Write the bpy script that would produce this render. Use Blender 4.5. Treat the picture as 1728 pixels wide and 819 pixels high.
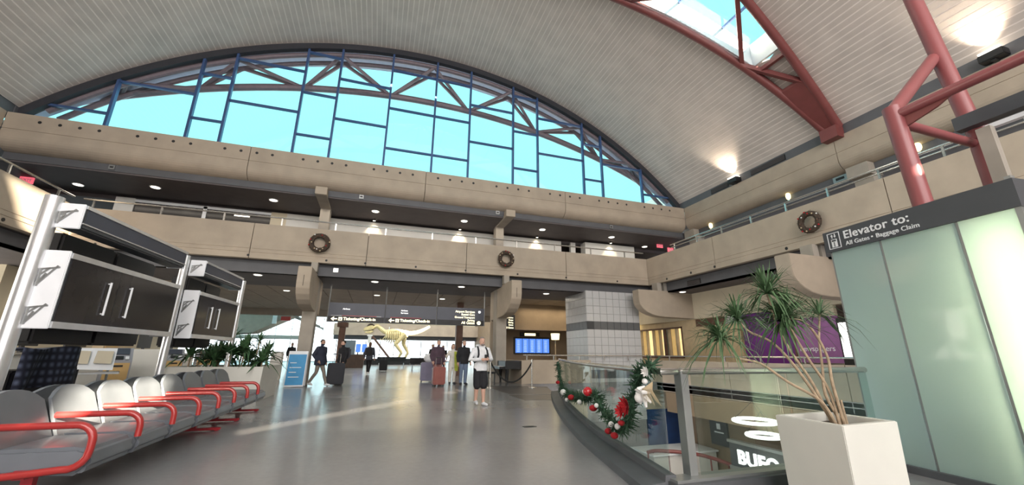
import bpy, bmesh, math, random
from mathutils import Vector, Matrix
random.seed(7)
R = math.radians
for o in list(bpy.data.objects): bpy.data.objects.remove(o)
S = bpy.context.scene
COL = S.collection

# ------------------------------------------------------------------ camera
cam = bpy.data.cameras.new('camera'); camo = bpy.data.objects.new('camera', cam); COL.objects.link(camo)
camo.location = (0, 0, 1.25)
_p, _y, _r = R(15.733), R(18.284), R(-0.395)
_f = Vector((math.sin(_y)*math.cos(_p), math.cos(_y)*math.cos(_p), math.sin(_p)))
_rt = Vector((math.cos(_y), -math.sin(_y), 0)); _d = _f.cross(_rt)
_rt2 = _rt*math.cos(_r) + _d*math.sin(_r); _d2 = -_rt*math.sin(_r) + _d*math.cos(_r)
camo.matrix_world = Matrix.Translation((0, 0, 1.25)) @ Matrix((_rt2, -_d2, -_f)).transposed().to_4x4()
cam.sensor_width = 36; cam.lens = 668.1/1728*36; cam.clip_end = 400; cam.clip_start = 0.05
S.camera = camo

# ------------------------------------------------------------------ world, sun, fill light, exposure
S.view_settings.view_transform = 'Standard'; S.view_settings.look = 'None'
S.view_settings.gamma = 1; S.view_settings.use_curve_mapping = False
S.view_settings.exposure = 0.38
W = bpy.data.worlds.new('sky'); S.world = W; W.use_nodes = True
nt = W.node_tree; nt.nodes.clear()
tc = nt.nodes.new('ShaderNodeTexCoord'); sx = nt.nodes.new('ShaderNodeSeparateXYZ')
rp = nt.nodes.new('ShaderNodeValToRGB'); bg = nt.nodes.new('ShaderNodeBackground'); wo = nt.nodes.new('ShaderNodeOutputWorld')
rp.color_ramp.elements[0].position = 0.0; rp.color_ramp.elements[0].color = (0.93, 0.97, 1.0, 1)
rp.color_ramp.elements[1].position = 0.22; rp.color_ramp.elements[1].color = (0.34, 0.95, 1.0, 1)
hz = nt.nodes.new('ShaderNodeMapRange'); hz.inputs[1].default_value = 0.0; hz.inputs[2].default_value = 0.25; hz.inputs[3].default_value = 2.6; hz.inputs[4].default_value = 1.05
nt.links.new(sx.outputs[2], hz.inputs[0]); nt.links.new(hz.outputs[0], bg.inputs[1])
nt.links.new(tc.outputs['Generated'], sx.inputs[0]); nt.links.new(sx.outputs[2], rp.inputs[0])
nt.links.new(rp.outputs[0], bg.inputs[0]); bg.inputs[1].default_value = 1.05
nt.links.new(bg.outputs[0], wo.inputs[0])

SUN = Vector((-0.3, 1.0, -0.3)).normalized()
def lamp(name, kind, loc, energy, color=(1, 1, 1), direction=None, **kw):
    l = bpy.data.lights.new(name, kind); l.energy = energy; l.color = color
    for k, v in kw.items(): setattr(l, k, v)
    o = bpy.data.objects.new(name, l); COL.objects.link(o); o.location = loc
    if direction is not None: o.rotation_euler = Vector(direction).to_track_quat('-Z', 'Y').to_euler()
    return o
lamp('sun', 'SUN', (5, -30, 20), 46.0, (1.0, 0.88, 0.68), SUN, angle=R(0.4))
# unseen fill lamps added behind the viewer and on the left side
lamp('rear_high_fill', 'AREA', (1.5, -13.2, 11.0), 2900, (1.0, 0.96, 0.93), (0, 1, -0.22), shape='RECTANGLE', size=22, size_y=5)
lamp('rear_low_fill', 'AREA', (1.5, -13.2, 3.2), 900, (1.0, 0.96, 0.93), (0, 1, 0.05), shape='RECTANGLE', size=20, size_y=4)
lamp('left_side_fill', 'AREA', (-19.0, 12.0, 2.3), 1500, (1.0, 0.94, 0.82), (1, 0, 0), shape='RECTANGLE', size=20, size_y=3.4)

lamp('concourse_fill', 'AREA', (6, 46, 9.4), 2600, (1.0, 0.97, 0.92), (0, 0, -1), shape='RECTANGLE', size=20, size_y=20)  # fill lamp added over the far hall, the slab above is closed
lamp('upper_strip_fill', 'AREA', (1.5, 18.4, 7.55), 150, (1.0, 0.9, 0.75), (0, 0, -1), shape='RECTANGLE', size=26, size_y=.3)  # strip fill added, standing in for the upper downlights
lamp('lower_strip_fill', 'AREA', (1.5, 20.0, 4.2), 170, (1.0, 0.9, 0.75), (0, 0, -1), shape='RECTANGLE', size=26, size_y=.3)  # strip fill added below the lower soffit
lamp('tan_ceiling_fill', 'AREA', (1.5, 27, 4.25), 260, (1.0, 0.9, 0.75), (0, 0, -1), shape='RECTANGLE', size=26, size_y=.3)  # strip fill added below the tan boards

# ------------------------------------------------------------------ materials
def mat(name, col, rough=0.6, metal=0.0, var=0.0, scale=4.0, bump=0.0, emit=None, estr=0.0, coat=0.0, spec=0.5, detail=4.0, var2=None, scale2=1.0):
    m = bpy.data.materials.new(name); m.use_nodes = True
    n = m.node_tree; b = n.nodes['Principled BSDF']
    b.inputs['Base Color'].default_value = (*col, 1); b.inputs['Roughness'].default_value = rough
    b.inputs['Metallic'].default_value = metal; b.inputs['Specular IOR Level'].default_value = spec
    if coat: b.inputs['Coat Weight'].default_value = coat; b.inputs['Coat Roughness'].default_value = 0.1
    if emit: b.inputs['Emission Color'].default_value = (*emit, 1); b.inputs['Emission Strength'].default_value = estr
    if var or bump:
        t = n.nodes.new('ShaderNodeTexCoord'); no = n.nodes.new('ShaderNodeTexNoise')
        no.inputs['Scale'].default_value = scale; no.inputs['Detail'].default_value = detail
        n.links.new(t.outputs['Object'], no.inputs['Vector'])
        if var:
            r = n.nodes.new('ShaderNodeValToRGB')
            r.color_ramp.elements[0].position = 0.3; r.color_ramp.elements[1].position = 0.7
            r.color_ramp.elements[0].color = (*[max(0, c*(1-var)) for c in col], 1)
            r.color_ramp.elements[1].color = (*[min(1, c*(1+var)) for c in col], 1)
            n.links.new(no.outputs['Fac'], r.inputs[0]); n.links.new(r.outputs[0], b.inputs['Base Color'])
        if bump:
            bp = n.nodes.new('ShaderNodeBump'); bp.inputs['Strength'].default_value = bump; bp.inputs['Distance'].default_value = 0.02
            n.links.new(no.outputs['Fac'], bp.inputs['Height']); n.links.new(bp.outputs[0], b.inputs['Normal'])
    return m

M = {}
M['concrete'] = mat('precast_concrete', (0.43, 0.36, 0.285), 0.85, var=0.10, scale=1.3, bump=0.05, detail=8)
M['concrete_dark'] = mat('concrete_column', (0.36, 0.325, 0.28), 0.85, var=0.10, scale=2.0, bump=0.05, detail=8)
M['joint'] = mat('joint_seal', (0.07, 0.06, 0.05), 0.9, var=0.1)  # dark seal behind the panel joints
M['dark_grey'] = mat('dark_grey_paint', (0.105, 0.108, 0.118), 0.6, var=0.08, scale=2)
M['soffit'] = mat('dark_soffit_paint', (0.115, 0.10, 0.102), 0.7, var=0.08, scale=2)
M['plank'] = mat('vault_deck_board', (0.62, 0.55, 0.505), 0.55, var=0.10, scale=1.5, bump=0.05)
M['plank_gap'] = mat('vault_backing', (0.84, 0.77, 0.72), 0.8, var=0.05)
M['tan_ceiling'] = mat('tan_ceiling_board', (0.34, 0.28, 0.22), 0.7, var=0.08, scale=1.5)
M['white_wall'] = mat('white_wall_paint', (0.66, 0.65, 0.62), 0.7, var=0.04, scale=1)
M['cream_wall'] = mat('cream_wall_paint', (0.60, 0.53, 0.40), 0.7, var=0.06, scale=1)
M['brown_wall'] = mat('brown_store_wall', (0.26, 0.19, 0.125), 0.7, var=0.12, scale=1.5)
M['mullion'] = mat('blue_window_frame', (0.055, 0.105, 0.25), 0.35, metal=0.3, var=0.1, scale=3)
M['arch_rim'] = mat('dark_arch_rim', (0.035, 0.036, 0.045), 0.5, var=0.1)
M['ext_steel'] = mat('purple_brown_steel', (0.17, 0.115, 0.135), 0.5, var=0.1)
M['ext_soffit'] = mat('overhang_soffit', (0.60, 0.55, 0.70), 0.7, var=0.06)
M['red_steel'] = mat('oxide_red_steel', (0.20, 0.055, 0.052), 0.45, var=0.08, scale=3)
M['red_tube'] = mat('rose_red_steel', (0.27, 0.078, 0.082), 0.35, var=0.06, scale=3)
M['red_arm'] = mat('red_enamel', (0.37, 0.026, 0.024), 0.28, var=0.05, scale=5, coat=0.4)
M['red_dull'] = mat('dark_red_enamel', (0.36, 0.02, 0.03), 0.4, var=0.08, scale=5)
M['seat'] = mat('grey_vinyl', (0.135, 0.148, 0.168), 0.38, var=0.08, scale=3, bump=0.03, coat=0.15)
M['chrome'] = mat('brushed_aluminium', (0.78, 0.79, 0.81), 0.28, metal=0.75, var=0.05, scale=6)
M['white_metal'] = mat('white_powder_coat', (0.80, 0.82, 0.85), 0.4, var=0.03, scale=4)
M['screen'] = mat('dark_screen_glass', (0.028, 0.025, 0.026), 0.18, var=0.4, scale=1.2, spec=0.4)
M['navy_panel'] = mat('navy_sign_panel', (0.055, 0.062, 0.088), 0.4, var=0.1, scale=2)
M['black'] = mat('black_plastic', (0.014, 0.014, 0.015), 0.5, var=0.2, scale=4)
M['sign_grey'] = mat('charcoal_sign_panel', (0.062, 0.066, 0.075), 0.45, var=0.06)
M['white_print'] = mat('white_lettering', (0.80, 0.81, 0.83), 0.5, var=0.02)
M['lit_print'] = mat('lit_sign_lettering', (0.9, 0.85, 0.65), 0.5, emit=(1.0, 0.88, 0.55), estr=2.2)
M['lit_white'] = mat('glowing_white', (0.9, 0.9, 0.9), 0.5, emit=(1.0, 0.98, 0.95), estr=1.5)
M['lamp'] = mat('lamp_lens', (0.9, 0.88, 0.8), 0.5, emit=(1.0, 0.92, 0.78), estr=2.2)
M['lamp_warm'] = mat('warm_lamp_globe', (0.9, 0.8, 0.5), 0.5, emit=(1.0, 0.85, 0.45), estr=1.6)
M['glow_gold'] = mat('glowing_gold_fold', (0.8, 0.6, 0.3), 0.6, emit=(1.0, 0.78, 0.36), estr=0.75)
M['exit_red'] = mat('exit_sign_face', (0.6, 0.1, 0.12), 0.5, emit=(1.0, 0.16, 0.22), estr=0.65)
M['steel'] = mat('satin_steel', (0.62, 0.61, 0.58), 0.27, metal=0.95, var=0.05)
M['steel_dark'] = mat('grey_steel_post', (0.36, 0.37, 0.37), 0.35, metal=0.7, var=0.05)
M['curb'] = mat('dark_curb_rubber', (0.085, 0.09, 0.098), 0.55, var=0.12, scale=3)
M['planter'] = mat('off_white_planter', (0.66, 0.65, 0.60), 0.5, var=0.04, scale=2, bump=0.02)
M['soil'] = mat('potting_soil', (0.045, 0.03, 0.02), 0.95, var=0.3, scale=30, bump=0.4)
M['bark'] = mat('cane_bark', (0.36, 0.27, 0.18), 0.8, var=0.25, scale=20, bump=0.2)
M['leaf'] = mat('slender_leaf', (0.075, 0.14, 0.062), 0.5, var=0.35, scale=8)
M['leaf2'] = mat('striped_leaf', (0.05, 0.115, 0.045), 0.5, var=0.5, scale=14)
M['needle'] = mat('pine_needles', (0.035, 0.085, 0.045), 0.7, var=0.4, scale=20)
M['needle_brown'] = mat('brown_wreath_twigs', (0.055, 0.036, 0.024), 0.8, var=0.4, scale=20)
M['bauble_red'] = mat('red_bauble', (0.52, 0.012, 0.02), 0.25, var=0.05, coat=0.5)
M['bauble_white'] = mat('silver_white_bauble', (0.82, 0.80, 0.78), 0.3, var=0.05)
M['felt_red'] = mat('red_velvet', (0.38, 0.008, 0.014), 0.8, var=0.2, scale=25)
M['tile'] = mat('pale_wall_tile', (0.53, 0.53, 0.535), 0.3, var=0.06, scale=1.2)
M['tile_side'] = M['tile']
M['tile_band'] = mat('grey_band_tile', (0.115, 0.12, 0.125), 0.35, var=0.08)
M['grout'] = mat('tile_grout', (0.27, 0.27, 0.27), 0.9, var=0.05)
M['gold_curtain'] = mat('glowing_gold_curtain', (0.55, 0.37, 0.14), 0.6, emit=(1.0, 0.66, 0.24), estr=0.28, var=0.15, scale=3)
M['purple'] = mat('purple_store_panel', (0.13, 0.012, 0.19), 0.4, var=0.15, scale=1.5)
M['mauve'] = mat('mauve_sign', (0.30, 0.12, 0.30), 0.5, var=0.1)
M['blue_screen'] = mat('departure_screen', (0.02, 0.06, 0.2), 0.3, emit=(0.10, 0.26, 0.85), estr=0.9, var=0.3, scale=3)
M['screen_text'] = mat('screen_rows', (0.5, 0.6, 0.9), 0.4, emit=(0.45, 0.62, 1.0), estr=0.9)
M['blue_poster'] = mat('sky_blue_poster', (0.045, 0.29, 0.58), 0.5, var=0.1, scale=3)
M['blue_dark'] = mat('deep_blue_panel', (0.02, 0.055, 0.17), 0.5, var=0.2, scale=2)
M['kiosk_tan'] = mat('kiosk_tan_laminate', (0.62, 0.40, 0.16), 0.5, var=0.05)
M['kiosk_grey'] = mat('kiosk_grey_plastic', (0.33, 0.34, 0.38), 0.45, var=0.05)
M['tan'] = mat('tan_board', (0.55, 0.43, 0.27), 0.6, var=0.08)
M['bone'] = mat('golden_bone_cast', (0.70, 0.58, 0.30), 0.55, var=0.25, scale=3, bump=0.15)
M['skin'] = mat('skin', (0.60, 0.36, 0.27), 0.5, var=0.05, scale=12)
M['skin_dark'] = mat('skin_tan', (0.42, 0.24, 0.17), 0.5, var=0.05, scale=12)
M['hair_dark'] = mat('dark_hair', (0.03, 0.022, 0.018), 0.6, var=0.3, scale=40)
M['hair_brown'] = mat('brown_hair', (0.13, 0.065, 0.035), 0.6, var=0.3, scale=40)
M['hair_grey'] = mat('short_grey_hair', (0.24, 0.19, 0.17), 0.6, var=0.3, scale=40)
def cloth(n, c): M[n] = mat('cloth_'+n, c, 0.85, var=0.12, scale=9, bump=0.15)
for n, c in dict(white_hoodie=(0.74, 0.75, 0.77), black_cloth=(0.016, 0.016, 0.02), navy=(0.022, 0.026, 0.048), grey_trouser=(0.22, 0.19, 0.16), plum=(0.075, 0.045, 0.065), rose_trouser=(0.26, 0.12, 0.11), yellow=(0.60, 0.66, 0.10), cream=(0.72, 0.68, 0.62), denim=(0.15, 0.20, 0.30), charcoal=(0.05, 0.05, 0.06), white_shoe=(0.7, 0.7, 0.72), grey_coat=(0.10, 0.11, 0.14)).items(): cloth(n, c)
M['case_black'] = mat('black_suitcase_shell', (0.014, 0.015, 0.022), 0.65, var=0.1)
M['case_red'] = mat('red_brown_suitcase_shell', (0.28, 0.085, 0.07), 0.4, var=0.1)
M['case_lilac'] = mat('lilac_grey_suitcase_shell', (0.24, 0.22, 0.32), 0.4, var=0.1)
M['piano'] = mat('piano_black_lacquer', (0.014, 0.014, 0.016), 0.3, var=0.1, coat=0.1)
M['rope'] = mat('black_velvet_rope', (0.012, 0.012, 0.012), 0.8, var=0.2)
M['brown_box'] = mat('brown_laminate', (0.12, 0.06, 0.04), 0.5, var=0.15)

def floor_mat():
    m = bpy.data.materials.new('polished_terrazzo'); m.use_nodes = True; n = m.node_tree; b = n.nodes['Principled BSDF']
    t = n.nodes.new('ShaderNodeTexCoord'); a = n.nodes.new('ShaderNodeTexNoise'); a.inputs['Scale'].default_value = 0.5; a.inputs['Detail'].default_value = 5
    v = n.nodes.new('ShaderNodeTexNoise'); v.inputs['Scale'].default_value = 14
    mx = n.nodes.new('ShaderNodeMixRGB'); mx.inputs[0].default_value = 0.25
    r = n.nodes.new('ShaderNodeValToRGB'); r.color_ramp.elements[0].position = 0.33; r.color_ramp.elements[1].position = 0.67
    r.color_ramp.elements[0].color = (0.215, 0.208, 0.212, 1); r.color_ramp.elements[1].color = (0.275, 0.268, 0.272, 1)
    n.links.new(t.outputs['Object'], a.inputs[0]); n.links.new(t.outputs['Object'], v.inputs[0])
    n.links.new(a.outputs['Fac'], mx.inputs[1]); n.links.new(v.outputs['Fac'], mx.inputs[2]); n.links.new(mx.outputs[0], r.inputs[0])
    n.links.new(r.outputs[0], b.inputs['Base Color'])
    rr = n.nodes.new('ShaderNodeMapRange'); rr.inputs[3].default_value = 0.17; rr.inputs[4].default_value = 0.26
    n.links.new(a.outputs['Fac'], rr.inputs[0]); n.links.new(rr.outputs[0], b.inputs['Roughness'])
    b.inputs['Specular IOR Level'].default_value = 0.5
    return m
M['floor'] = floor_mat()
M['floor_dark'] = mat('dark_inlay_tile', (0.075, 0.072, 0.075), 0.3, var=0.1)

def glass_mat(name, tint, gloss=0.06, rough=0.0):
    m = bpy.data.materials.new(name); m.use_nodes = True; n = m.node_tree; n.nodes.clear()
    o = n.nodes.new('ShaderNodeOutputMaterial'); mx = n.nodes.new('ShaderNodeMixShader'); tr = n.nodes.new('ShaderNodeBsdfTransparent'); g = n.nodes.new('ShaderNodeBsdfGlossy')
    lw = n.nodes.new('ShaderNodeLayerWeight'); lw.inputs[0].default_value = 0.18; fr = n.nodes.new('ShaderNodeMath'); fr.operation = 'MULTIPLY_ADD'; fr.inputs[1].default_value = 0.5; fr.inputs[2].default_value = gloss*.5; n.links.new(lw.outputs['Facing'], fr.inputs[0])
    tr.inputs[0].default_value = (*tint, 1); g.inputs['Roughness'].default_value = rough
    n.links.new(fr.outputs[0], mx.inputs[0]); n.links.new(tr.outputs[0], mx.inputs[1]); n.links.new(g.outputs[0], mx.inputs[2]); n.links.new(mx.outputs[0], o.inputs[0])
    return m
M['glass'] = glass_mat('clear_window_glass', (0.97, 0.99, 1.0))
M['rail_glass'] = glass_mat('greenish_rail_glass', (0.84, 0.90, 0.88))
def frosted():
    m = bpy.data.materials.new('frosted_green_glass'); m.use_nodes = True; n = m.node_tree; n.nodes.clear()
    o = n.nodes.new('ShaderNodeOutputMaterial'); a = n.nodes.new('ShaderNodeMixShader'); c = n.nodes.new('ShaderNodeMixShader')
    tl = n.nodes.new('ShaderNodeBsdfTranslucent'); df = n.nodes.new('ShaderNodeBsdfDiffuse'); gl = n.nodes.new('ShaderNodeBsdfGlossy'); fr = n.nodes.new('ShaderNodeFresnel')
    tl.inputs[0].default_value = (0.84, 0.92, 0.82, 1); df.inputs[0].default_value = (0.46, 0.61, 0.63, 1); gl.inputs['Roughness'].default_value = 0.06; fr.inputs[0].default_value = 1.4
    a.inputs[0].default_value = 0.5; n.links.new(tl.outputs[0], a.inputs[1]); n.links.new(df.outputs[0], a.inputs[2])
    n.links.new(fr.outputs[0], c.inputs[0]); n.links.new(a.outputs[0], c.inputs[1]); n.links.new(gl.outputs[0], c.inputs[2]); n.links.new(c.outputs[0], o.inputs[0])
    return m
M['frosted'] = frosted()
def plaid(name, c0, c1, scale):
    m = bpy.data.materials.new(name); m.use_nodes = True; n = m.node_tree; b = n.nodes['Principled BSDF']; b.inputs['Roughness'].default_value = 0.9
    t = n.nodes.new('ShaderNodeTexCoord'); w1 = n.nodes.new('ShaderNodeTexWave'); w2 = n.nodes.new('ShaderNodeTexWave'); w1.bands_direction = 'Y'; w2.bands_direction = 'Z'
    ad = n.nodes.new('ShaderNodeMath'); r = n.nodes.new('ShaderNodeValToRGB')
    for w in (w1, w2): w.inputs['Scale'].default_value = scale; n.links.new(t.outputs['Object'], w.inputs[0])
    ad.operation = 'MULTIPLY'; n.links.new(w1.outputs['Fac'], ad.inputs[0]); n.links.new(w2.outputs['Fac'], ad.inputs[1])
    r.color_ramp.elements[0].color = (*c0, 1); r.color_ramp.elements[1].color = (*c1, 1); n.links.new(ad.outputs[0], r.inputs[0]); n.links.new(r.outputs[0], b.inputs['Base Color'])
    return m
M['plaid_navy'] = plaid('navy_plaid_cloth', (0.012, 0.014, 0.03), (0.10, 0.12, 0.19), 2.6)
M['plaid_white'] = plaid('white_checked_cloth', (0.75, 0.75, 0.77), (0.2, 0.2, 0.22), 2.6)

# ------------------------------------------------------------------ mesh helpers
class MB:
    def __init__(s): s.v = []; s.f = []
    def add(s, vs, fs):
        k = len(s.v); s.v += [tuple(v) for v in vs]; s.f += [tuple(i+k for i in f) for f in fs]; return s
    def box(s, a, b, rz=0, piv=None):
        (x0, y0, z0), (x1, y1, z1) = a, b
        vs = [(x0, y0, z0), (x1, y0, z0), (x1, y1, z0), (x0, y1, z0), (x0, y0, z1), (x1, y0, z1), (x1, y1, z1), (x0, y1, z1)]
        if rz:
            p = piv or ((x0+x1)/2, (y0+y1)/2); c, q = math.cos(rz), math.sin(rz)
            vs = [(p[0]+(x-p[0])*c-(y-p[1])*q, p[1]+(x-p[0])*q+(y-p[1])*c, z) for x, y, z in vs]
        return s.add(vs, [(0, 3, 2, 1), (4, 5, 6, 7), (0, 1, 5, 4), (1, 2, 6, 5), (2, 3, 7, 6), (3, 0, 4, 7)])
    def beam(s, p, q, w, h, up=(0, 0, 1)):
        p, q = Vector(p), Vector(q); d = (q-p).normalized(); u = Vector(up)
        if abs(d.dot(u)) > .95: u = Vector((1, 0, 0))
        sd = d.cross(u).normalized()*w/2; u = sd.cross(d).normalized()*h/2
        vs = [p-sd-u, p+sd-u, p+sd+u, p-sd+u, q-sd-u, q+sd-u, q+sd+u, q-sd+u]
        return s.add(vs, [(0, 1, 2, 3), (7, 6, 5, 4), (0, 4, 5, 1), (1, 5, 6, 2), (2, 6, 7, 3), (3, 7, 4, 0)])
    def tube(s, pts, r, seg=10, cap=True):
        pts = [Vector(p) for p in pts]; n = len(pts); rs = r if isinstance(r, (list, tuple)) else [r]*n
        rings = []; prev = None
        for i, p in enumerate(pts):
            d = (pts[min(i+1, n-1)]-pts[max(i-1, 0)]).normalized()
            if prev is None:
                a = Vector((0, 0, 1)) if abs(d.z) < .9 else Vector((1, 0, 0)); u = d.cross(a).normalized()
            else:
                u = (prev-d*prev.dot(d)).normalized()
            prev = u; w = d.cross(u)
            rings.append([p+(u*math.cos(2*math.pi*k/seg)+w*math.sin(2*math.pi*k/seg))*rs[i] for k in range(seg)])
        vs = [v for g in rings for v in g]; fs = []
        for i in range(n-1):
            for k in range(seg): fs.append((i*seg+k, i*seg+(k+1) % seg, (i+1)*seg+(k+1) % seg, (i+1)*seg+k))
        if cap: fs += [tuple(range(seg-1, -1, -1)), tuple((n-1)*seg+k for k in range(seg))]
        return s.add(vs, fs)
    def lathe(s, prof, c=(0, 0, 0), seg=16):
        vs = []; fs = []; n = len(prof)
        for r, z in prof:
            for k in range(seg): vs.append((c[0]+r*math.cos(2*math.pi*k/seg), c[1]+r*math.sin(2*math.pi*k/seg), c[2]+z))
        for i in range(n-1):
            for k in range(seg): fs.append((i*seg+k, i*seg+(k+1) % seg, (i+1)*seg+(k+1) % seg, (i+1)*seg+k))
        fs += [tuple(range(seg-1, -1, -1)), tuple((n-1)*seg+k for k in range(seg))]
        return s.add(vs, fs)
    def prism(s, poly, vec):
        n = len(poly); a = [Vector(p) for p in poly]; b = [p+Vector(vec) for p in a]
        return s.add(a+b, [tuple(range(n))]+[tuple(2*n-1-i for i in range(n))]+[(i, n+i, n+(i+1) % n, (i+1) % n) for i in range(n)])
    def sweep(s, prof, p0, p1, inward):
        # profile [(depth towards the room, z)] swept from p0 to p1 in plan
        iw = Vector((*inward, 0)); pr = lambda p: [Vector((p[0], p[1], 0))+iw*d+Vector((0, 0, z)) for d, z in prof]
        n = len(prof); a, b = pr(p0), pr(p1)
        return s.add(a+b, [tuple(range(n))]+[tuple(2*n-1-i for i in range(n))]+[(i, n+i, n+(i+1) % n, (i+1) % n) for i in range(n)])
    def blob(s, c, r, seg=10, rings=6):
        c = Vector(c); r = r if isinstance(r, (tuple, list)) else (r, r, r); vs = []; fs = []
        for i in range(1, rings):
            t = math.pi*i/rings
            for k in range(seg): vs.append(c+Vector((r[0]*math.sin(t)*math.cos(2*math.pi*k/seg), r[1]*math.sin(t)*math.sin(2*math.pi*k/seg), r[2]*math.cos(t))))
        m = len(vs); vs += [c+Vector((0, 0, r[2])), c-Vector((0, 0, r[2]))]
        for i in range(rings-2):
            for k in range(seg): fs.append((i*seg+k, (i+1)*seg+k, (i+1)*seg+(k+1) % seg, i*seg+(k+1) % seg))
        for k in range(seg): fs += [(m, k, (k+1) % seg), (m+1, (rings-2)*seg+(k+1) % seg, (rings-2)*seg+k)]
        return s.add(vs, fs)
    def move(s, d):
        d = Vector(d); s.v = [tuple(Vector(v)+d) for v in s.v]; return s

def build(name, mb, m, parent=None, smooth=False, bevel=0, kind=None, sub=0, local=False):
    me = bpy.data.meshes.new(name)
    vs = mb.v
    if parent is not None and not local:
        off = base_of(parent); vs = [(v[0]-off[0], v[1]-off[1], v[2]-off[2]) for v in vs]
    me.from_pydata(vs, [], mb.f); me.validate()
    bm = bmesh.new(); bm.from_mesh(me); bmesh.ops.recalc_face_normals(bm, faces=bm.faces)
    if bevel: bmesh.ops.bevel(bm, geom=list(bm.edges), offset=bevel, segments=2, affect='EDGES', clamp_overlap=True)
    bm.to_mesh(me); bm.free()
    if m: me.materials.append(m)
    if smooth:
        for p in me.polygons: p.use_smooth = True
        me.set_sharp_from_angle(angle=R(40))
    o = bpy.data.objects.new(name, me); COL.objects.link(o)
    if parent is not None: o.parent = parent
    if kind: o['kind'] = kind
    if sub:
        md = o.modifiers.new('subdivision', 'SUBSURF'); md.levels = sub; md.render_levels = sub
    return o
BASE = {}
def base_of(o):
    v = Vector((0, 0, 0))
    while o is not None: v += o.location; o = o.parent
    return v
def tag(o, label=None, cat=None, group=None, kind=None):
    if label: o['label'] = label
    if cat: o['category'] = cat
    if group: o['group'] = group
    if kind: o['kind'] = kind
    return o
def thing(name, label, cat, loc=(0, 0, 0), rz=0, group=None):
    o = bpy.data.objects.new(name, None); o.empty_display_size = 0.1; COL.objects.link(o); o.location = loc; o.rotation_euler = (0, 0, rz)
    return tag(o, label, cat, group)
def struct(name, loc=(0, 0, 0)):
    o = bpy.data.objects.new(name, None); COL.objects.link(o); o.location = loc; o['kind'] = 'structure'; return o
def sbuild(name, mb, m, **k): return build(name, mb, m, kind='structure', **k)
def inst(src, name, parent, loc=(0, 0, 0), rot=(0, 0, 0)):
    o = bpy.data.objects.new(name, src.data); COL.objects.link(o); o.parent = parent; o.location = loc; o.rotation_euler = rot; return o
KIDS = {}
def dup(root, loc, rz=None, label=None, group=None):
    r = root.copy(); COL.objects.link(r); r.location = loc
    if rz is not None: r.rotation_euler = (0, 0, rz)
    if label: r['label'] = label
    if group: r['group'] = group
    def rec(a, b):
        for ch in [c for c in a.children]:
            c = ch.copy(); COL.objects.link(c); c.parent = b; rec(ch, c)
    rec(root, r)
    return r
def text(name, s, size, m, parent, origin, xdir, ydir, align='LEFT', ext=0.004, bold=0.0, sp=1.0):
    cu = bpy.data.curves.new(name, 'FONT'); cu.body = s; cu.size = size; cu.extrude = ext; cu.align_x = align; cu.offset = bold; cu.space_character = sp
    t = bpy.data.objects.new(name+'_c', cu); COL.objects.link(t)
    dg = bpy.context.evaluated_depsgraph_get(); me = bpy.data.meshes.new_from_object(t.evaluated_get(dg)); bpy.data.objects.remove(t)
    x = Vector(xdir).normalized(); y = Vector(ydir).normalized(); z = x.cross(y)
    off = base_of(parent) if parent else Vector((0, 0, 0))
    mtx = Matrix.Translation(Vector(origin)-off) @ Matrix((x, y, z)).transposed().to_4x4()
    me.transform(mtx); me.materials.clear(); me.materials.append(m)
    o = bpy.data.objects.new(name, me); COL.objects.link(o)
    if parent: o.parent = parent
    return o
def fill_holes(name, outer, holes, to3, m, thick, kind='structure'):
    bm = bmesh.new()
    for lp in [outer]+holes:
        vs = [bm.verts.new(to3(*p)) for p in lp]
        for i in range(len(vs)): bm.edges.new((vs[i], vs[(i+1) % len(vs)]))
    bmesh.ops.triangle_fill(bm, use_beauty=True, use_dissolve=False, edges=bm.edges[:])
    r = bmesh.ops.extrude_face_region(bm, geom=bm.faces[:])
    bmesh.ops.translate(bm, vec=thick, verts=[v for v in r['geom'] if isinstance(v, bmesh.types.BMVert)])
    bmesh.ops.recalc_face_normals(bm, faces=bm.faces)
    me = bpy.data.meshes.new(name); bm.to_mesh(me); bm.free(); me.materials.append(m)
    o = bpy.data.objects.new(name, me); COL.objects.link(o); o['kind'] = kind; return o

# ================================================================== STRUCTURE
Lx, Rx, Y0, YF = -12.95, 15.9, -14.0, 17.0       # upper hall faces
ml, mr = -10.3, 13.06                            # mezzanine faces left and right
CX, CZ, RV = 1.5, -4.0, 19.9                     # vault circle
def vz(x, r=RV): return CZ+math.sqrt(max(0, r*r-(x-CX)**2))

# floor with the stairwell void
GL = [(5.9, 12.7), (5.25, 11.2), (4.5, 9.3), (3.86, 7.5), (3.3, 5.75), (3.0, 4.55), (2.75, 3.5)]   # glass balustrade in plan
def smooth_path(p, n=6):
    o = []
    for i in range(len(p)-1):
        a, b, c, d = p[max(i-1, 0)], p[i], p[i+1], p[min(i+2, len(p)-1)]
        for k in range(n):
            t = k/n; o.append(tuple(.5*((2*b[j])+(-a[j]+c[j])*t+(2*a[j]-5*b[j]+4*c[j]-d[j])*t*t+(-a[j]+3*b[j]-3*c[j]+d[j])*t**3) for j in range(len(b))))
    return o+[tuple(p[-1])]
GC = smooth_path(GL)
void = [(6.3, 16.95), (6.15, 14.2)]+GC+[(5.72, 3.5), (7.9, 3.5), (13.0, 3.5), (13.0, 16.95)]
fl = fill_holes('floor', [(-24, -14.5), (24, -14.5), (24, 70), (-24, 70)], [void], lambda x, y: (x, y, 0), M['floor'], (0, 0, -0.35))
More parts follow.
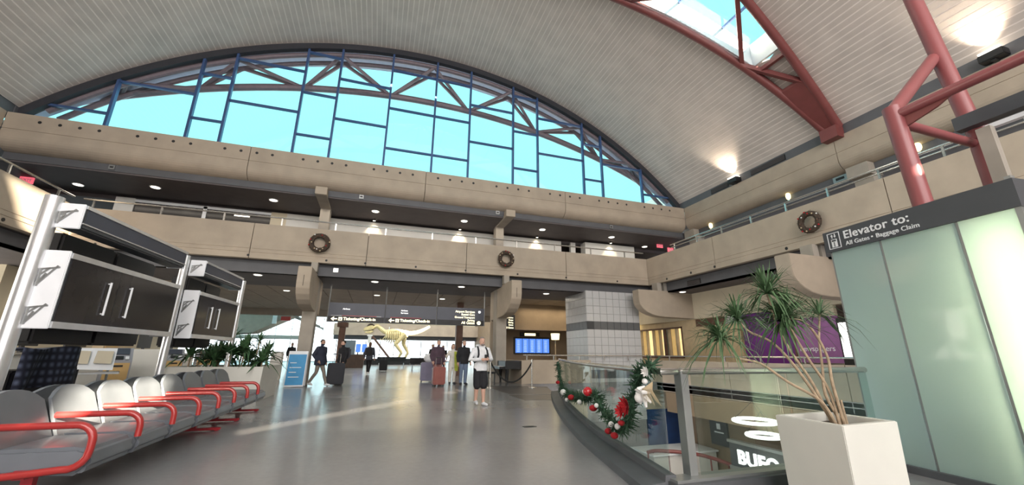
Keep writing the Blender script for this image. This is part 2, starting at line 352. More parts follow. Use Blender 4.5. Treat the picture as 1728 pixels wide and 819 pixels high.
# darker inlay areas let into the floor beside the low wall and piano
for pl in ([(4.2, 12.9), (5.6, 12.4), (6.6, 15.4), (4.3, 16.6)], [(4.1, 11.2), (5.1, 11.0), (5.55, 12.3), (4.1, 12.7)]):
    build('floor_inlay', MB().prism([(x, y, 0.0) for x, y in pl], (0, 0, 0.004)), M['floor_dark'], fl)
build('floor_grate', MB().box((2.62, 7.15, 0), (2.85, 7.27, .005)), M['black'], fl)

# lower level seen through the balustrade
sbuild('floor_lower', MB().box((1, 2, -4.3), (24, 24, -4.0)), M['floor'])
wl = struct('wall_lower')
build('wall_panel', MB().box((12.6, 3.5, -4.0), (12.9, 9.0, -0.36)), M['brown_wall'], wl)
build('wall_panel', MB().box((14.6, 9.0, -4.0), (14.9, 18.0, -0.36)), M['brown_wall'], wl)
build('bulkhead', MB().box((13.02, 8.0, -1.25), (14.6, 16.4, -.40)), M['brown_wall'], wl)
build('wall_panel', MB().box((2.5, 17.6, -4.0), (14.9, 17.9, -0.36)), M['cream_wall'], wl)
build('wall_panel', MB().box((2.2, 3.2, -4.0), (14.9, 3.5, -0.36)), M['brown_wall'], wl)

# ---- concrete parapets and beams as precast pieces -------------------------
PAR = [(0, 4.70), (0.22, 4.70), (0.22, 4.905), (0.205, 4.915), (0.205, 4.925), (0.22, 4.935), (0.22, 5.05), (0.20, 5.06), (0.20, 5.075), (0.215, 5.085), (0.215, 6.08), (0.0, 6.08)]
BEAM = [(-.35, 9.30), (0.0, 9.28), (0.0, 8.67), (-0.02, 8.66), (-0.02, 8.64), (0.0, 8.63), (0.0, 8.35)]
for k in range(1, 9):
    a = R(90)*k/8; BEAM.append((-0.55*(1-math.cos(a)), 8.35-0.42*math.sin(a)))
BEAM += [(-.75, 7.93), (-.75, 9.30)]
def run(parent, name, prof, cuts, fn, inward, m, gap=0.012):
    for a, b in zip(cuts[:-1], cuts[1:]):
        s = 1 if b > a else -1
        build(name, MB().sweep(prof, fn(a+s*gap), fn(b-s*gap), inward), m, parent)
wf = struct('wall_far', (0, YF, 0))
run(wf, 'parapet_panel', PAR, [ml, -4.9, -0.71, 3.48, 8.39, 13.06], lambda x: (x, YF+.22), (0, -1), M['concrete'])
run(wf, 'beam_panel', BEAM, [Lx, -5.53, 1.46, 8.46, Rx], lambda x: (x, YF), (0, -1), M['concrete'])
build('joint_backing', MB().box((ml, 17.08, 4.75), (13.06, 17.2, 6.0)).box((Lx, 17.3, 8.0), (Rx, 17.7, 9.2)), M['joint'], wf)
h0 = MB().lathe([(0.055, 0), (0.055, 0.012)], seg=12)
hs = None
for g in range(10):
    for k in range(4):
        x = -12.02+2.805*g+0.556*k
        if x > 15.4: continue
        if hs is None:
            hs = build('vent_hole', h0, M['black'], wf, local=True); o = hs
        else: o = inst(hs, 'vent_hole', wf)
        o.location = (x, 0.008, 9.03); o.rotation_euler = (R(90), 0, 0)
for x in (-9.5, -4.92, -2.2, -0.73, 1.3, 3.46, 5.9, 8.37, 11.2, -7.2):
    o = inst(hs, 'bolt_socket', wf, (x, 0.004, 4.80), (R(90), 0, 0)); o.scale = (.8, .8, 1)
build('lower_beam', MB().box((ml-.3, 17.45, 4.24), (13.5, 17.7, 4.70)), M['dark_grey'], wf)
build('upper_beam', MB().box((Lx, 17.42, 7.68), (Rx+.4, 17.75, 7.95)), M['dark_grey'], wf)
build('white_panel', MB().box((-10.9, 19.9, 5.1), (-10.25, 20.1, 7.5)).box((-4.5, 19.9, 5.1), (9.55, 20.1, 7.5)).box((10.15, 19.9, 5.1), (10.45, 20.1, 7.5)).box((10.9, 19.55, 5.1), (14.2, 20.1, 7.5)), M['white_wall'], wf)
build('lit_wall_panel', MB().box((-5.15, 19.9, 5.1), (-4.5, 20.1, 7.5)), M['cream_wall'], wf)  # warm light on this wall end put into the cream colour
build('upper_soffit_band', MB().box((-20, 20.2, 7.45), (20, 20.5, 8.0)), M['soffit'], wf)  # dark band of soffit paint above the white wall
build('room_rear', MB().box((-12, 24, 5.1), (20, 24.2, 7.9)), M['brown_wall'], wf)
build('window_post', MB().box((-7.8, 19.92, 5.1), (-7.66, 20.02, 7.45)).box((-10.25, 19.92, 7.35), (-5.15, 20.02, 7.47)), M['white_metal'], wf)
build('window_pane', MB().box((-10.25, 19.96, 5.1), (-7.8, 19.97, 7.35)), M['screen'], wf); build('window_pane', MB().box((-7.66, 19.96, 5.1), (-5.15, 19.97, 7.35)), M['screen'], wf)
build('lit_tube', MB().box((-6.6, 19.93, 7.16), (-6.0, 19.95, 7.21)), M['lamp'], wf)

wr = struct('wall_right', (mr, 0, 0))
run(wr, 'parapet_panel', PAR, [17.2, 12.6, 6.41, 0.2, -6, -14], lambda y: (mr+.22, y), (-1, 0), M['concrete'])
run(wr, 'beam_panel', BEAM, [17.0, 8.98, 0.9, -7, -14], lambda y: (Rx, y), (-1, 0), M['concrete'])
build('joint_backing', MB().box((mr+.05, -14, 4.75), (mr+.2, 17, 6.0)).box((Rx+.3, -14, 8.0), (Rx+.6, 17, 9.2)), M['joint'], wr)
for y in (15.6, 12.65, 9.5, 6.45, 14.0):
    o = inst(hs, 'bolt_socket', wr, (-.004, y, 4.80), (0, R(90), 0))
build('lower_beam', MB().box((mr+.4, -14, 4.24), (mr+.65, 17.7, 4.70)), M['dark_grey'], wr)
build('upper_beam', MB().box((Rx+.42, -14, 7.60), (Rx+.75, 17.75, 7.95)), M['dark_grey'], wr)
build('vault_kerb', MB().box((Rx+.05, -14, 9.2), (Rx+.3, 17.6, 9.72)), M['dark_grey'], wr)
build('beam_light_strip', MB().box((Rx+.40, -14, 7.60), (Rx+.42, 17.4, 7.63)), M['white_metal'], wr)
build('store_wall', MB().box((15.0, 13.6, 0), (15.2, 17.2, 2.98)).box((15.0, 20.9, 0), (15.2, 24, 3.0)).box((15.0, 17.2, 0), (15.2, 20.9, 1.15)).box((15.0, 17.2, 2.62), (15.2, 20.9, 3.0)), M['tan'], wr)
build('store_fascia', MB().box((14.9, 2, 2.98), (15.3, 24, 4.26)), M['cream_wall'], wr)
build('store_wall_dark', MB().box((15.1, 2, 0), (15.2, 9.3, 2.98)), M['brown_wall'], wr)
build('outer_wall', MB().box((18.6, -14, 0), (18.9, 26, 7.0)).box((18.6, -14, 8.1), (18.9, 26, 12.5)), M['white_wall'], wr)
build('outer_window_frame', MB().box((18.55, -14, 7.0), (18.65, 26, 7.06)), M['mullion'], wr)
for i in range(14): build('window_mullion', MB().box((18.55, -10+i*2.3, 7.0), (18.7, -9.75+i*2.3, 8.1)), M['mullion'], wr)

wL = struct('wall_left', (ml, 0, 0))
run(wL, 'parapet_panel', PAR, [17.2, 12.6, 6.41, 0.2, -6, -14], lambda y: (ml-.22, y), (1, 0), M['concrete'])
run(wL, 'beam_panel', BEAM, [17.0, 8.98, 0.9, -7, -14], lambda y: (Lx, y), (1, 0), M['concrete'])
build('joint_backing', MB().box((ml-.2, -14, 4.75), (ml-.05, 17, 6.0)), M['joint'], wL)
for y in (14.55, 11.0): inst(hs, 'bolt_socket', wL, (.004, y, 4.80), (0, R(90), 0))
build('lower_beam', MB().box((ml-.65, -14, 4.24), (ml-.4, 17.7, 4.70)), M['dark_grey'], wL)
build('upper_beam', MB().box((Lx-.75, -14, 7.60), (Lx-.42, 17.75, 7.95)), M['dark_grey'], wL)
build('vault_kerb', MB().box((Lx-.3, -14, 9.2), (Lx-.05, 17.6, 9.72)), M['dark_grey'], wL)
build('outer_wall', MB().box((-20.2, -14, 0), (-20, 26, 12.5)), M['cream_wall'], wL)
build('back_wall', MB().box((-13.2, 19, 0), (-12.9, 34, 4.3)), M['cream_wall'], wL)

# floors and soffits of the mezzanine
mz = struct('ceiling_lower')
build('slab', MB().box((-20, 17.22, 4.72), (20, 26, 5.1)).box((mr+.22, -14, 4.72), (18.8, 17.22, 5.1)).box((-20, -14, 4.72), (ml-.22, 17.22, 5.1)), M['soffit'], mz)
build('soffit_board', MB().box((-14, 17.5, 4.24), (15, 20.9, 4.30)), M['soffit'], mz)
build('soffit_board', MB().box((mr+.4, -14, 4.24), (15, 17.5, 4.30)), M['soffit'], mz)
build('soffit_board', MB().box((-20, -14, 4.24), (ml-.4, 17.5, 4.30)), M['soffit'], mz)
tb = None
for i in range(29):
    x = -16+i*1.2
    if tb is None: tb = build('ceiling_board', MB().box((0, 20.92, 4.31), (1.175, 33, 4.36)), M['tan_ceiling'], mz, local=True); tb.location = (x, 0, 0)
    else: inst(tb, 'ceiling_board', mz, (x, 0, 0))
build('ceiling_backing', MB().box((-20, 20.9, 4.37), (20, 33.2, 4.45)), M['soffit'], mz)
build('far_fascia', MB().box((-20, 33.0, 3.85), (20, 33.3, 5.6)), M['concrete_dark'], mz)
uz = struct('ceiling_upper')
build('soffit_board', MB().box((-20, 17.45, 7.62), (20, 26, 7.70)).box((Rx+.45, -14, 7.62), (18.8, 17.45, 7.7)).box((-20, -14, 7.62), (Lx-.45, 17.45, 7.7)), M['soffit'], uz)
build('roof_deck', MB().box((-20, 17.8, 9.2), (20, 26, 9.3)).box((Rx+.8, -14, 9.2), (20, 17.8, 9.3)).box((-20, -14, 9.2), (Lx-.8, 17.8, 9.3)), mat('pale_bounce_roof', (.62, .60, .60), .9, var=.1, scale=8), uz)  # unseen roof, made pale to bounce light up at the overhang

# rear wall with unseen openings added and shaped to place the sun patches
def bp(x, y, z):        # follow the sun back to the rear wall plane
    t = y-Y0; return (x+0.3*t, z+0.3*t)
holes = [
    [bp(-3.0, 5.55, .44), bp(-3.0, 7.85, .40), bp(-3.0, 7.85, .97), bp(-3.0, 5.55, .97)],       # onto the seat row
    [bp(-2.05, 8.0, 0), bp(-1.93, 7.94, 0), bp(1.24, 12.18, 0), bp(1.13, 12.28, 0)], [bp(2.22, 13.73, 0), bp(2.33, 13.63, 0), bp(3.27, 14.98, 0), bp(3.17, 15.08, 0)],                   # thin streak on the floor
    [bp(-10.3, 14.35, 5.95), bp(-10.3, 15.35, 4.7), bp(-10.3, 17.0, 4.7), bp(-10.3, 17.0, 6.0)],  # onto the left parapet
]
fill_holes('wall_rear', [(-20.2, -.3), (20.2, -.3), (20.2, 17.5), (-20.2, 17.5)], holes, lambda x, z: (x, Y0, z), M['white_wall'], (0, -.05, 0))

# ---- barrel vault of deck boards with a lens-shaped skylight -----------------
TY = 8.9
def spread(x): return max(0.0, 0.2+0.165*(13.2+1.3-abs(x-CX)))      # half width between the truss chords
def sky_half(x): return max(0.0, spread(x)-0.12) if abs(x-CX) < 11.6 else 0
vault = struct('ceiling_vault', (CX, 0, CZ))
A0 = math.asin((15.96-CX)/RV); NP = 150; da = 2*A0/NP
def strip(rad, a, b, ya0, ya1, yb0, yb1, th):
    def P(an, y, r): return (CX+r*math.sin(an), y, CZ+r*math.cos(an))
    vs = [P(a, ya0, rad), P(b, yb0, rad), P(b, yb1, rad), P(a, ya1, rad), P(a, ya0, rad+th), P(b, yb0, rad+th), P(b, yb1, rad+th), P(a, ya1, rad+th)]
    return vs, [(0, 1, 2, 3), (7, 6, 5, 4), (0, 4, 5, 1), (1, 5, 6, 2), (2, 6, 7, 3), (3, 7, 4, 0)]
back = MB()
for i in range(NP):
    a = -A0+i*da; b = a+da; ga, gb = a+da*.09, b-da*.09
    xa, xb = CX+RV*math.sin(a), CX+RV*math.sin(b); sa, sb = sky_half(xa), sky_half(xb)
    if max(sa, sb) > 0.05:
        for lo in (0, 1):
            y = (Y0, Y0, TY-sa, TY-sb) if lo == 0 else (TY+sa, TY+sb, 17.40, 17.40)
            build('deck_board', MB().add(*strip(RV, ga, gb, y[0], y[2], y[1], y[3], .03)), M['plank'], vault)
            back.add(*strip(RV+.006, a, b, y[0], y[2], y[1], y[3], .1))
    else:
        build('deck_board', MB().add(*strip(RV, ga, gb, Y0, 17.40, Y0, 17.40, .03)), M['plank'], vault)
        back.add(*strip(RV+.006, a, b, Y0, 17.40, Y0, 17.40, .1))
build('deck_backing', back, M['plank_gap'], vault)
# skylight kerbs, bars and glazing
sk = struct('window_2', (CX, TY, 15.5))
ker = MB(); bars = []
xs = [CX-11.6+i*23.2/40 for i in range(41)]
for s in (-1, 1):
    for a, b in zip(xs[:-1], xs[1:]):
        pa, pb = (a, TY+s*sky_half(a+1e-6*(CX-a)), vz(a)), (b, TY+s*sky_half(b-1e-6*(b-CX)), vz(b))
        ker.add([pa, pb, (pb[0], pb[1], pb[2]+1.0), (pa[0], pa[1], pa[2]+1.0), (pa[0], pa[1]+s*.06, pa[2]), (pb[0], pb[1]+s*.06, pb[2]), (pb[0], pb[1]+s*.06, pb[2]+1.0), (pa[0], pa[1]+s*.06, pa[2]+1.0)],
                [(0, 1, 2, 3), (4, 5, 6, 7), (0, 4, 5, 1), (3, 2, 6, 7)])
for s in (-1, 1):
    x = CX+s*11.6; h = sky_half(CX+s*11.59)
    ker.box((x-.05, TY-h, vz(x)), (x+.05, TY+h, vz(x)+1.0))
build('skylight_kerb', ker, M['white_metal'], sk)
for i in range(13):
    x = CX-10.5+i*1.75; h = sky_half(x)
    build('glazing_bar', MB().beam((x, TY-h, vz(x)+.97), (x, TY+h, vz(x)+.97), .07, .1), M['mullion'], sk)
for a, b in [(CX-11.6, CX-10.5)]+[(CX-10.5+i*1.75, CX-10.5+(i+1)*1.75) for i in range(12)]+[(CX+10.5, CX+11.6)]:
    ha, hb = sky_half(a+1e-4 if a < CX else a), sky_half(b-1e-4 if b > CX else b)
    build('skylight_pane', MB().add([(a, TY-ha, vz(a)+1.0), (b, TY-hb, vz(b)+1.0), (b, TY+hb, vz(b)+1.0), (a, TY+ha, vz(a)+1.0)], [(0, 1, 2, 3)]), M['glass'], sk)

# red roof truss under the skylight
rt_ = thing('roof_truss', 'oxide red arched steel truss spanning the vault below the long skylight', 'truss', (CX, TY, 9.4))
def chord(s, x): return (x, TY+s*spread(x), vz(x)-.17)
n = 48
for s in (-1, 1):
    build('chord', MB().tube([chord(s, CX-14.35+i*28.7/n) for i in range(n+1)], .15, 10), M['red_steel'], rt_, smooth=True)
nodes = [3.2, 6.4, 9.2, 11.2, 12.9]
for q in (-1, 1):
    prev = None; s = 1 if q > 0 else 1
    lst = [0.0]+nodes
    for a, b in zip(lst[:-1], lst[1:]):
        build('web', MB().beam(chord(s, CX+q*a), chord(-s, CX+q*b), .15, .17), M['red_steel'], rt_); s = -s
    build('batten', MB().beam(chord(-1, CX+q*11.7), chord(1, CX+q*11.7), .14, .16), M['red_steel'], rt_)
    e0, e1 = CX+q*12.6, CX+q*14.4
    build('gusset_plate', MB().prism([chord(-1, e0), chord(1, e0), chord(1, e1), chord(-1, e1)], (0, 0, -.12)), M['red_steel'], rt_)
    build('bearing_shoe', MB().box((CX+q*14.3-.25, TY-.3, 9.15), (CX+q*14.3+.2, TY+.3, 9.62)), M['red_steel'], rt_)

# ---- arched window ----------------------------------------------------------
wn = struct('window_1', (CX, 17.45, 9.4))
RW = 19.68; WY = 17.45; WS = 17.45/17.15; WZ = 9.40
mull = [-10.33, -7.84, -6.72, -4.1, -2.70, -0.45, 1.67, 3.4, 5.68, 7.03, 9.66, 10.79, 13.28]
mull = [x*WS for x in mull]
ends = [CX-math.sqrt(RW**2-(WZ-CZ)**2), CX+math.sqrt(RW**2-(WZ-CZ)**2)]
xsb = [ends[0]]+mull+[ends[1]]
G = [1.25+(z-1.25)*WS for z in (9.85, 10.23, 11.28, 12.31, 13.35, 14.41)]
trans = {0: [0], 1: [2], 2: [1, 3], 3: [2, 4], 4: [1, 3, 5], 5: [2, 4], 6: [1, 3, 5], 7: [1, 3, 5], 8: [2, 4], 9: [1, 3, 5], 10: [2, 4], 11: [1, 3], 12: [2], 13: [0]}
rim = MB()
N = 60; a0 = math.asin((ends[0]-CX)/RW); a1 = -a0
for i in range(N):
    a, b = a0+(a1-a0)*i/N, a0+(a1-a0)*(i+1)/N
    rim.add(*(lambda r0, r1: ([(CX+r*math.sin(t), y, CZ+r*math.cos(t)) for r, t, y in ((r0, a, 17.36), (r1, a, 17.36), (r1, a, 17.6), (r0, a, 17.6), (r0, b, 17.36), (r1, b, 17.36), (r1, b, 17.6), (r0, b, 17.6))], [(0, 1, 5, 4), (1, 2, 6, 5), (2, 3, 7, 6), (3, 0, 4, 7)]))(RW-.06, RV+.13))
build('arch_rim', rim, M['arch_rim'], wn)
build('corner_block', MB().box((ends[0]-.9, 17.25, 9.28), (ends[0]-.05, 17.5, 10.0)).box((ends[1]+.05, 17.25, 9.28), (ends[1]+.9, 17.5, 10.0)), M['dark_grey'], wn)
build('sill', MB().box((ends[0], 17.38, 9.30), (ends[1], 17.55, WZ+.03)), M['mullion'], wn)
def az(x): return CZ+math.sqrt(max(0.01, RW**2-(x-CX)**2))
for x in mull: build('mullion', MB().box((x-.045, 17.38, WZ), (x+.045, 17.54, az(x))), M['mullion'], wn)
for i, (a, b) in enumerate(zip(xsb[:-1], xsb[1:])):
    zs = [WZ]+[G[k] for k in trans[i]]+[99]
    for z in zs[1:-1]:
        aa, bb = a, b
        if i == 0: aa = CX-math.sqrt(RW**2-(z-CZ)**2)
        if i == 13: bb = CX+math.sqrt(RW**2-(z-CZ)**2)
        build('transom', MB().box((aa, 17.40, z-.04), (bb, 17.52, z+.04)), M['mullion'], wn)
    for z0, z1 in zip(zs[:-1], zs[1:]):
        pts = []
        m_ = 6
        top = [(a+(b-a)*k/m_, min(z1, az(a+(b-a)*k/m_))) for k in range(m_+1)]
        top = [(x, z) for x, z in top if z > z0+.01]
        if len(top) < 2: continue
        poly = [(top[0][0], WY, z0)]+[(x, WY, z) for x, z in top]+[(top[-1][0], WY, z0)]
        build('pane', MB().add(poly, [tuple(range(len(poly)))]), M['glass'], wn)

# roof overhang and exterior truss beyond the glass
ov = MB(); 
for i in range(40):
    a, b = -A0+i*2*A0/40, -A0+(i+1)*2*A0/40
    od = lambda t: 17.62+.50+.90*(1-(t/A0)**2)
    ov.add(*strip(RV-.1, a, b, 17.62, od(a), 17.62, od(b), .25))
sbuild('ceiling_overhang', ov, M['ext_soffit'])
xt = thing('outside_truss', 'purple brown arched truss outside the big arched window under the eave', 'truss', (CX, 18.3, 9.5))
def bch(x): return (x, 18.4, -17.93+math.sqrt(31.8**2-(x-CX)**2))
def tch(x, y): return (x, y, vz(x)-.42)
build('bottom_chord', MB().tube([bch(CX-14.2+i*28.4/40) for i in range(41)], .16, 8), M['ext_steel'], xt, smooth=True)
for y in (17.66, 18.25): build('top_chord', MB().tube([tch(CX-13.9+i*27.8/40, y) for i in range(41)], .11, 8), M['ext_steel'], xt, smooth=True)
bn = [-10.88, -8.35, -4.37, -0.45, 3.55, 7.44, 11.4, 13.8]; tn = [-10.4, -6.86, -2.8, 1.56, 5.75, 9.84, 12.9]
for i, x in enumerate(tn):
    for bx in (bn[i], bn[i+1]):
        for y in (17.66, 18.25): build('diagonal', MB().tube([tch(x, y), bch(bx)], .085, 6), M['ext_steel'], xt, smooth=True)

# ---- columns, corbels, brackets -----------------------------------------------
COLX = [(-2.74, 'left'), (5.52, 'right')]
for x, side in COLX:
    c = thing('column', 'square concrete column carrying the %s curved bracket of the far mezzanine' % side, 'column', (x, 18.5, 0))
    build('shaft', MB().box((x-.25, 18.2, 0), (x+.25, 18.8, 4.26)), M['concrete_dark'], c, bevel=.02)
    prof = [(16.0, 4.33), (16.0, 3.75)]
    for k in range(1, 7):
        a = R(90)*k/6; prof.append((16.0+1.5*(1-math.cos(a)), 3.75-.85*math.sin(a)))
    prof += [(19.4, 2.82), (19.4, 4.33)]
    cb = build('corbel', MB().prism([(x-.23, y, z) for y, z in prof], (.46, 0, 0)), M['concrete'], c, bevel=.015)
    build('joint_line', MB().box((x-.008, 15.994, 3.6), (x+.008, 16.0, 4.0)), M['joint'], cb)
    build('stub', MB().box((x+.02 if x < 0 else x-.27, 17.0, 4.33), (x+.26 if x < 0 else x-.02, 17.3, 4.7)), M['concrete_dark'], c)
    u = thing('upper_post', 'small concrete post with a roof bracket on the mezzanine above the %s column' % side, 'post', (x, 18.9, 5.1))
    build('shaft', MB().box((x-.2, 18.7, 5.1), (x+.2, 19.2, 7.6)), M['concrete_dark'], u)
    build('bracket', MB().box((x-.21, 16.98, 7.54), (x+.21, 19.0, 7.72)), M['concrete_dark'], u)
    build('bracket_head', MB().box((x-.225, 16.9, 7.55), (x+.225, 17.3, 7.88)), M['concrete'], u, bevel=.01)
def rcorbel(y, label):
    c = thing('wall_bracket', label, 'bracket', (mr+1, y, 2.9))
    prof = [(11.75, 4.30), (11.75, 3.75)]
    for k in range(1, 7):
        a = R(90)*k/6; prof.append((11.75+1.4*(1-math.cos(a)), 3.75-.72*math.sin(a)))
    prof += [(15.0, 3.0), (15.0, 4.3)]
    build('corbel', MB().prism([(x, y-.25, z) for x, z in prof], (0, .5, 0)), M['concrete'], c, bevel=.015)
    build('stub', MB().box((12.9, y-.2, 4.3), (13.15, y+.2, 4.7)), M['concrete_dark'], c)
    build('stub', MB().box((13.3, y-.2, 4.3), (13.5, y+.2, 4.7)), M['concrete_dark'], c)
rcorbel(16.35, 'curved concrete bracket under the inner corner of the right mezzanine')
rcorbel(8.75, 'curved concrete bracket under the right mezzanine beside the elevator sign')
for y, l in ((8.5, 'grey post on the right mezzanine above the wall wreath'), (16.9, 'grey post in the corner of the two mezzanines')):
    u = thing('upper_post', l, 'post', (mr+3.3, y, 5.1))
    build('shaft', MB().box((Rx+.3, y-.3, 5.1), (Rx+.8, y+.3, 7.6)), M['concrete_dark'], u)
    build('bracket_head', MB().box((Rx+.05, y-.35, 7.5), (Rx+.8, y+.35, 7.95)), M['concrete_dark'], u)

# ---- mezzanine hand rails -----------------------------------------------------------
def hrail(label, p, q, posts, double=False):
    t = thing('handrail', label, 'railing', ((p[0]+q[0])/2, (p[1]+q[1])/2, 6.08))
    build('top_rail', MB().tube([(p[0], p[1], 6.40), (q[0], q[1], 6.40)], .032, 8), M['steel'], t, smooth=True)
    if double: build('lower_rail', MB().tube([(p[0], p[1], 6.26), (q[0], q[1], 6.26)], .022, 8), M['steel'], t, smooth=True)
    for x, y in posts: build('post', MB().box((x-.025, y-.025, 6.08), (x+.025, y+.025, 6.40)), M['steel'], t)
hrail('thin steel handrail along the far mezzanine parapet', (ml+.1, 17.06), (12.9, 17.06), [(-9.9+k*1.97, 17.06) for k in range(12)])
hrail('double steel handrail along the right mezzanine parapet', (13.12, 15.2), (13.12, -6), [(13.12, 14.9-k*1.4) for k in range(14)], True)
hrail('steel handrail along the sunlit left mezzanine parapet', (ml-.08, 16.9), (ml-.08, -6), [(ml-.08, 16.2-k*1.9) for k in range(11)])

# ---- tiled pillar -----------------------------------------------------------------------
px0, px1, py0, py1 = 9.55, 12.55, 17.3, 19.6
pil = struct('wall_pillar', (px0, py0, 0))
build('core', MB().box((px0+.03, py0+.03, -4.0), (px1-.03, py1, 4.24)), M['grout'], pil)
ts = .375; t0 = None
def tile_row(z0, m, key):
    for k in range(8):
        o = inst(key[0], 'tile', pil, (k*ts, 0, z0))
    for k in range(6):
        o = inst(key[0], 'tile', pil, (0, (k+1)*ts+.03, z0), (0, 0, R(-90)))
kt = build('tile', MB().box((.008, 0, .008), (ts-.008, .04, ts-.008)), M['tile'], pil, local=True); kt.location = (0, 0, -1.7)
kb = build('tile', MB().box((.008, 0, .008), (ts-.008, .04, ts-.008)), M['tile_band'], pil, local=True); kb.location = (0, 0, 2.425)
z = -1.7
rows = []
while z < 4.2:
    band = 2.60 < z+.19 < 2.98 or .2 < z+.19 < .57
    tile_row(z, None, (kb if band else kt,)); rows.append(z); z += ts

# ---- concrete parapet around the far and right side of the void ----------------------
GP = [(d, z-5.1+.02) for d, z in PAR]
vp = struct('wall_void')
run(vp, 'parapet_panel', GP, [6.3, 9.5], lambda x: (x, 17.2), (0, -1), M['concrete'])
run(vp, 'parapet_panel', GP, [12.6, 13.05], lambda x: (x, 17.2), (0, -1), M['concrete'])
run(vp, 'parapet_panel', GP, [17.2, 12.6, 8.4, 3.8], lambda y: (13.22, y), (-1, 0), M['concrete'])
build('parapet_end', MB().box((6.08, 16.95, -.3), (6.30, 20.5, .98)), M['concrete'], vp)
hr = thing('handrail', 'steel handrail on the ground floor parapet round the stairwell', 'railing', (10, 17.1, .98))
build('top_rail', MB().tube([(6.2, 17.08, 1.2), (13.12, 17.08, 1.2), (13.12, 4.0, 1.2)], .03, 8), M['steel'], hr, smooth=True)
for k in range(6): build('post', MB().box((6.35+k*1.3, 17.06, .98), (6.39+k*1.3, 17.1, 1.2)), M['steel'], hr)
for k in range(8): build('post', MB().box((13.1, 16-k*1.6, .98), (13.14, 16.04-k*1.6, 1.2)), M['steel'], hr)

# ---- glass balustrade along the curved edge -----------------------------------------------
bl = thing('glass_balustrade', 'curved glass balustrade with steel rail edging the stairwell, hung with a garland', 'railing', (3.6, 6.0, 0))
def ribbon(path, prof):      # prof: [(offset to the left, z)]
    mb = MB(); n = len(prof); vs = []; fs = []
    for i, p in enumerate(path):
        a, b = Vector(path[max(i-1, 0)]), Vector(path[min(i+1, len(path)-1)]); d = (b-a).normalized(); nn = Vector((-d.y, d.x))
        for o, z in prof: vs.append((p[0]+nn.x*o, p[1]+nn.y*o, z))
    for i in range(len(path)-1):
        for k in range(n): fs.append((i*n+k, i*n+(k+1) % n, (i+1)*n+(k+1) % n, (i+1)*n+k))
    fs += [tuple(range(n)), tuple((len(path)-1)*n+k for k in range(n))]
    return mb.add(vs, fs)
build('kerb', ribbon(GC, [(-.30, 0), (-.28, .07), (-.06, .10), (-.05, .16), (.05, .16), (.05, -.3), (-.30, -.3)]), M['curb'], bl)
k0 = len(GC)
cut = [0, 6, 13, 20, 27, k0-1]
for a, b in zip(cut[:-1], cut[1:]):
    seg = GC[a:b+1]; seg = [tuple(Vector(seg[0])+(Vector(seg[1])-Vector(seg[0]))*.04)]+seg[1:-1]+[tuple(Vector(seg[-1])+(Vector(seg[-2])-Vector(seg[-1]))*.04)]
    build('glass_panel', ribbon(seg, [(-.007, .14), (-.007, 1.06), (.007, 1.06), (.007, .14)]), M['rail_glass'], bl)
build('top_rail', MB().tube([(x, y, 1.09) for x, y in GC]+[(2.85, 3.5, 1.09), (3.0, 3.55, 1.09)], .034, 10), M['steel'], bl, smooth=True)
b2 = thing('glass_balustrade', 'straight glass balustrade with steel rail behind the square planter, meeting the elevator', 'railing', (4.5, 3.5, 0))
build('kerb', MB().box((2.72, 3.34, -.3), (5.76, 3.62, .11)), M['curb'], b2)
build('kerb_cap', MB().box((2.74, 3.40, .11), (5.76, 3.58, .135)), M['steel_dark'], b2)
build('glass_panel', MB().box((3.10, 3.485, .13), (4.4, 3.50, 1.06)), M['rail_glass'], b2)
build('glass_panel', MB().box((4.43, 3.485, .13), (5.74, 3.50, 1.06)), M['rail_glass'], b2)
build('top_rail', MB().tube([(3.0, 3.52, 1.09), (5.78, 3.52, 1.09)], .036, 10), M['steel'], b2, smooth=True)
build('corner_post', MB().box((2.98, 3.50, 0.02), (3.07, 3.60, 1.09)), M['steel_dark'], b2)

# ---- elevator -------------------------------------------------------------------------------
EA, EB = Vector((5.87, 3.66)), Vector((5.68, 1.83)); ee = (EB-EA).normalized(); en = Vector((ee.y, -ee.x))     # en points away from the room
if en.x < 0: en = -en
def EP(t, d, z): p = EA+ee*t+en*d; return (p.x, p.y, z)
EL = (EB-EA).length
def ebox(t0, t1, d0, d1, z0, z1): return MB().prism([EP(t0, d0, z0), EP(t1, d0, z0), EP(t1, d1, z0), EP(t0, d1, z0)], (0, 0, z1-z0))
el = thing('elevator', 'frosted green glass elevator enclosure under a charcoal sign band', 'elevator', EP(EL/2, 1, 0))
build('plinth', ebox(-.02, EL+.02, -.05, 2.3, 0, .075), M['curb'], el)
seams = [0.0, 0.62, 1.36, EL]
for i, (a, b) in enumerate(zip(seams[:-1], seams[1:])):
    build('glass_panel', ebox(a+.015, b-.015, 0, .012, .075, 2.63), M['frosted'], el)
    build('panel_post', ebox(a-.012, a+.012, .01, .05, .075, 2.63), M['steel_dark'], el)
build('side_glass', ebox(EL-.012, EL, .02, 2.2, .075, 2.63), M['frosted'], el)
build('side_glass', ebox(0, .012, .02, 2.2, .075, 2.63), M['frosted'], el)
build('corner_post', ebox(EL-.03, EL+.015, -.01, .05, .075, 2.95), M['steel_dark'], el)
build('back_wall', ebox(0, EL, 2.2, 2.3, .075, 2.9), M['kiosk_grey'], el)
build('inner_partition', ebox(.1, .72, .75, 2.1, .08, 2.5), M['kiosk_grey'], el)  # unseen box added inside to dim the left glass
build('roof', ebox(0, EL, .02, 2.3, 2.84, 2.9), M['sign_grey'], el)
sb = build('sign_band', ebox(-.04, EL+.03, -.03, .05, 2.63, 2.915), M['sign_grey'], el)
build('side_band', ebox(EL, EL+.03, .05, 2.3, 2.63, 2.915), M['sign_grey'], el)
xd = (ee.x, ee.y, 0); zd = (0, 0, 1)
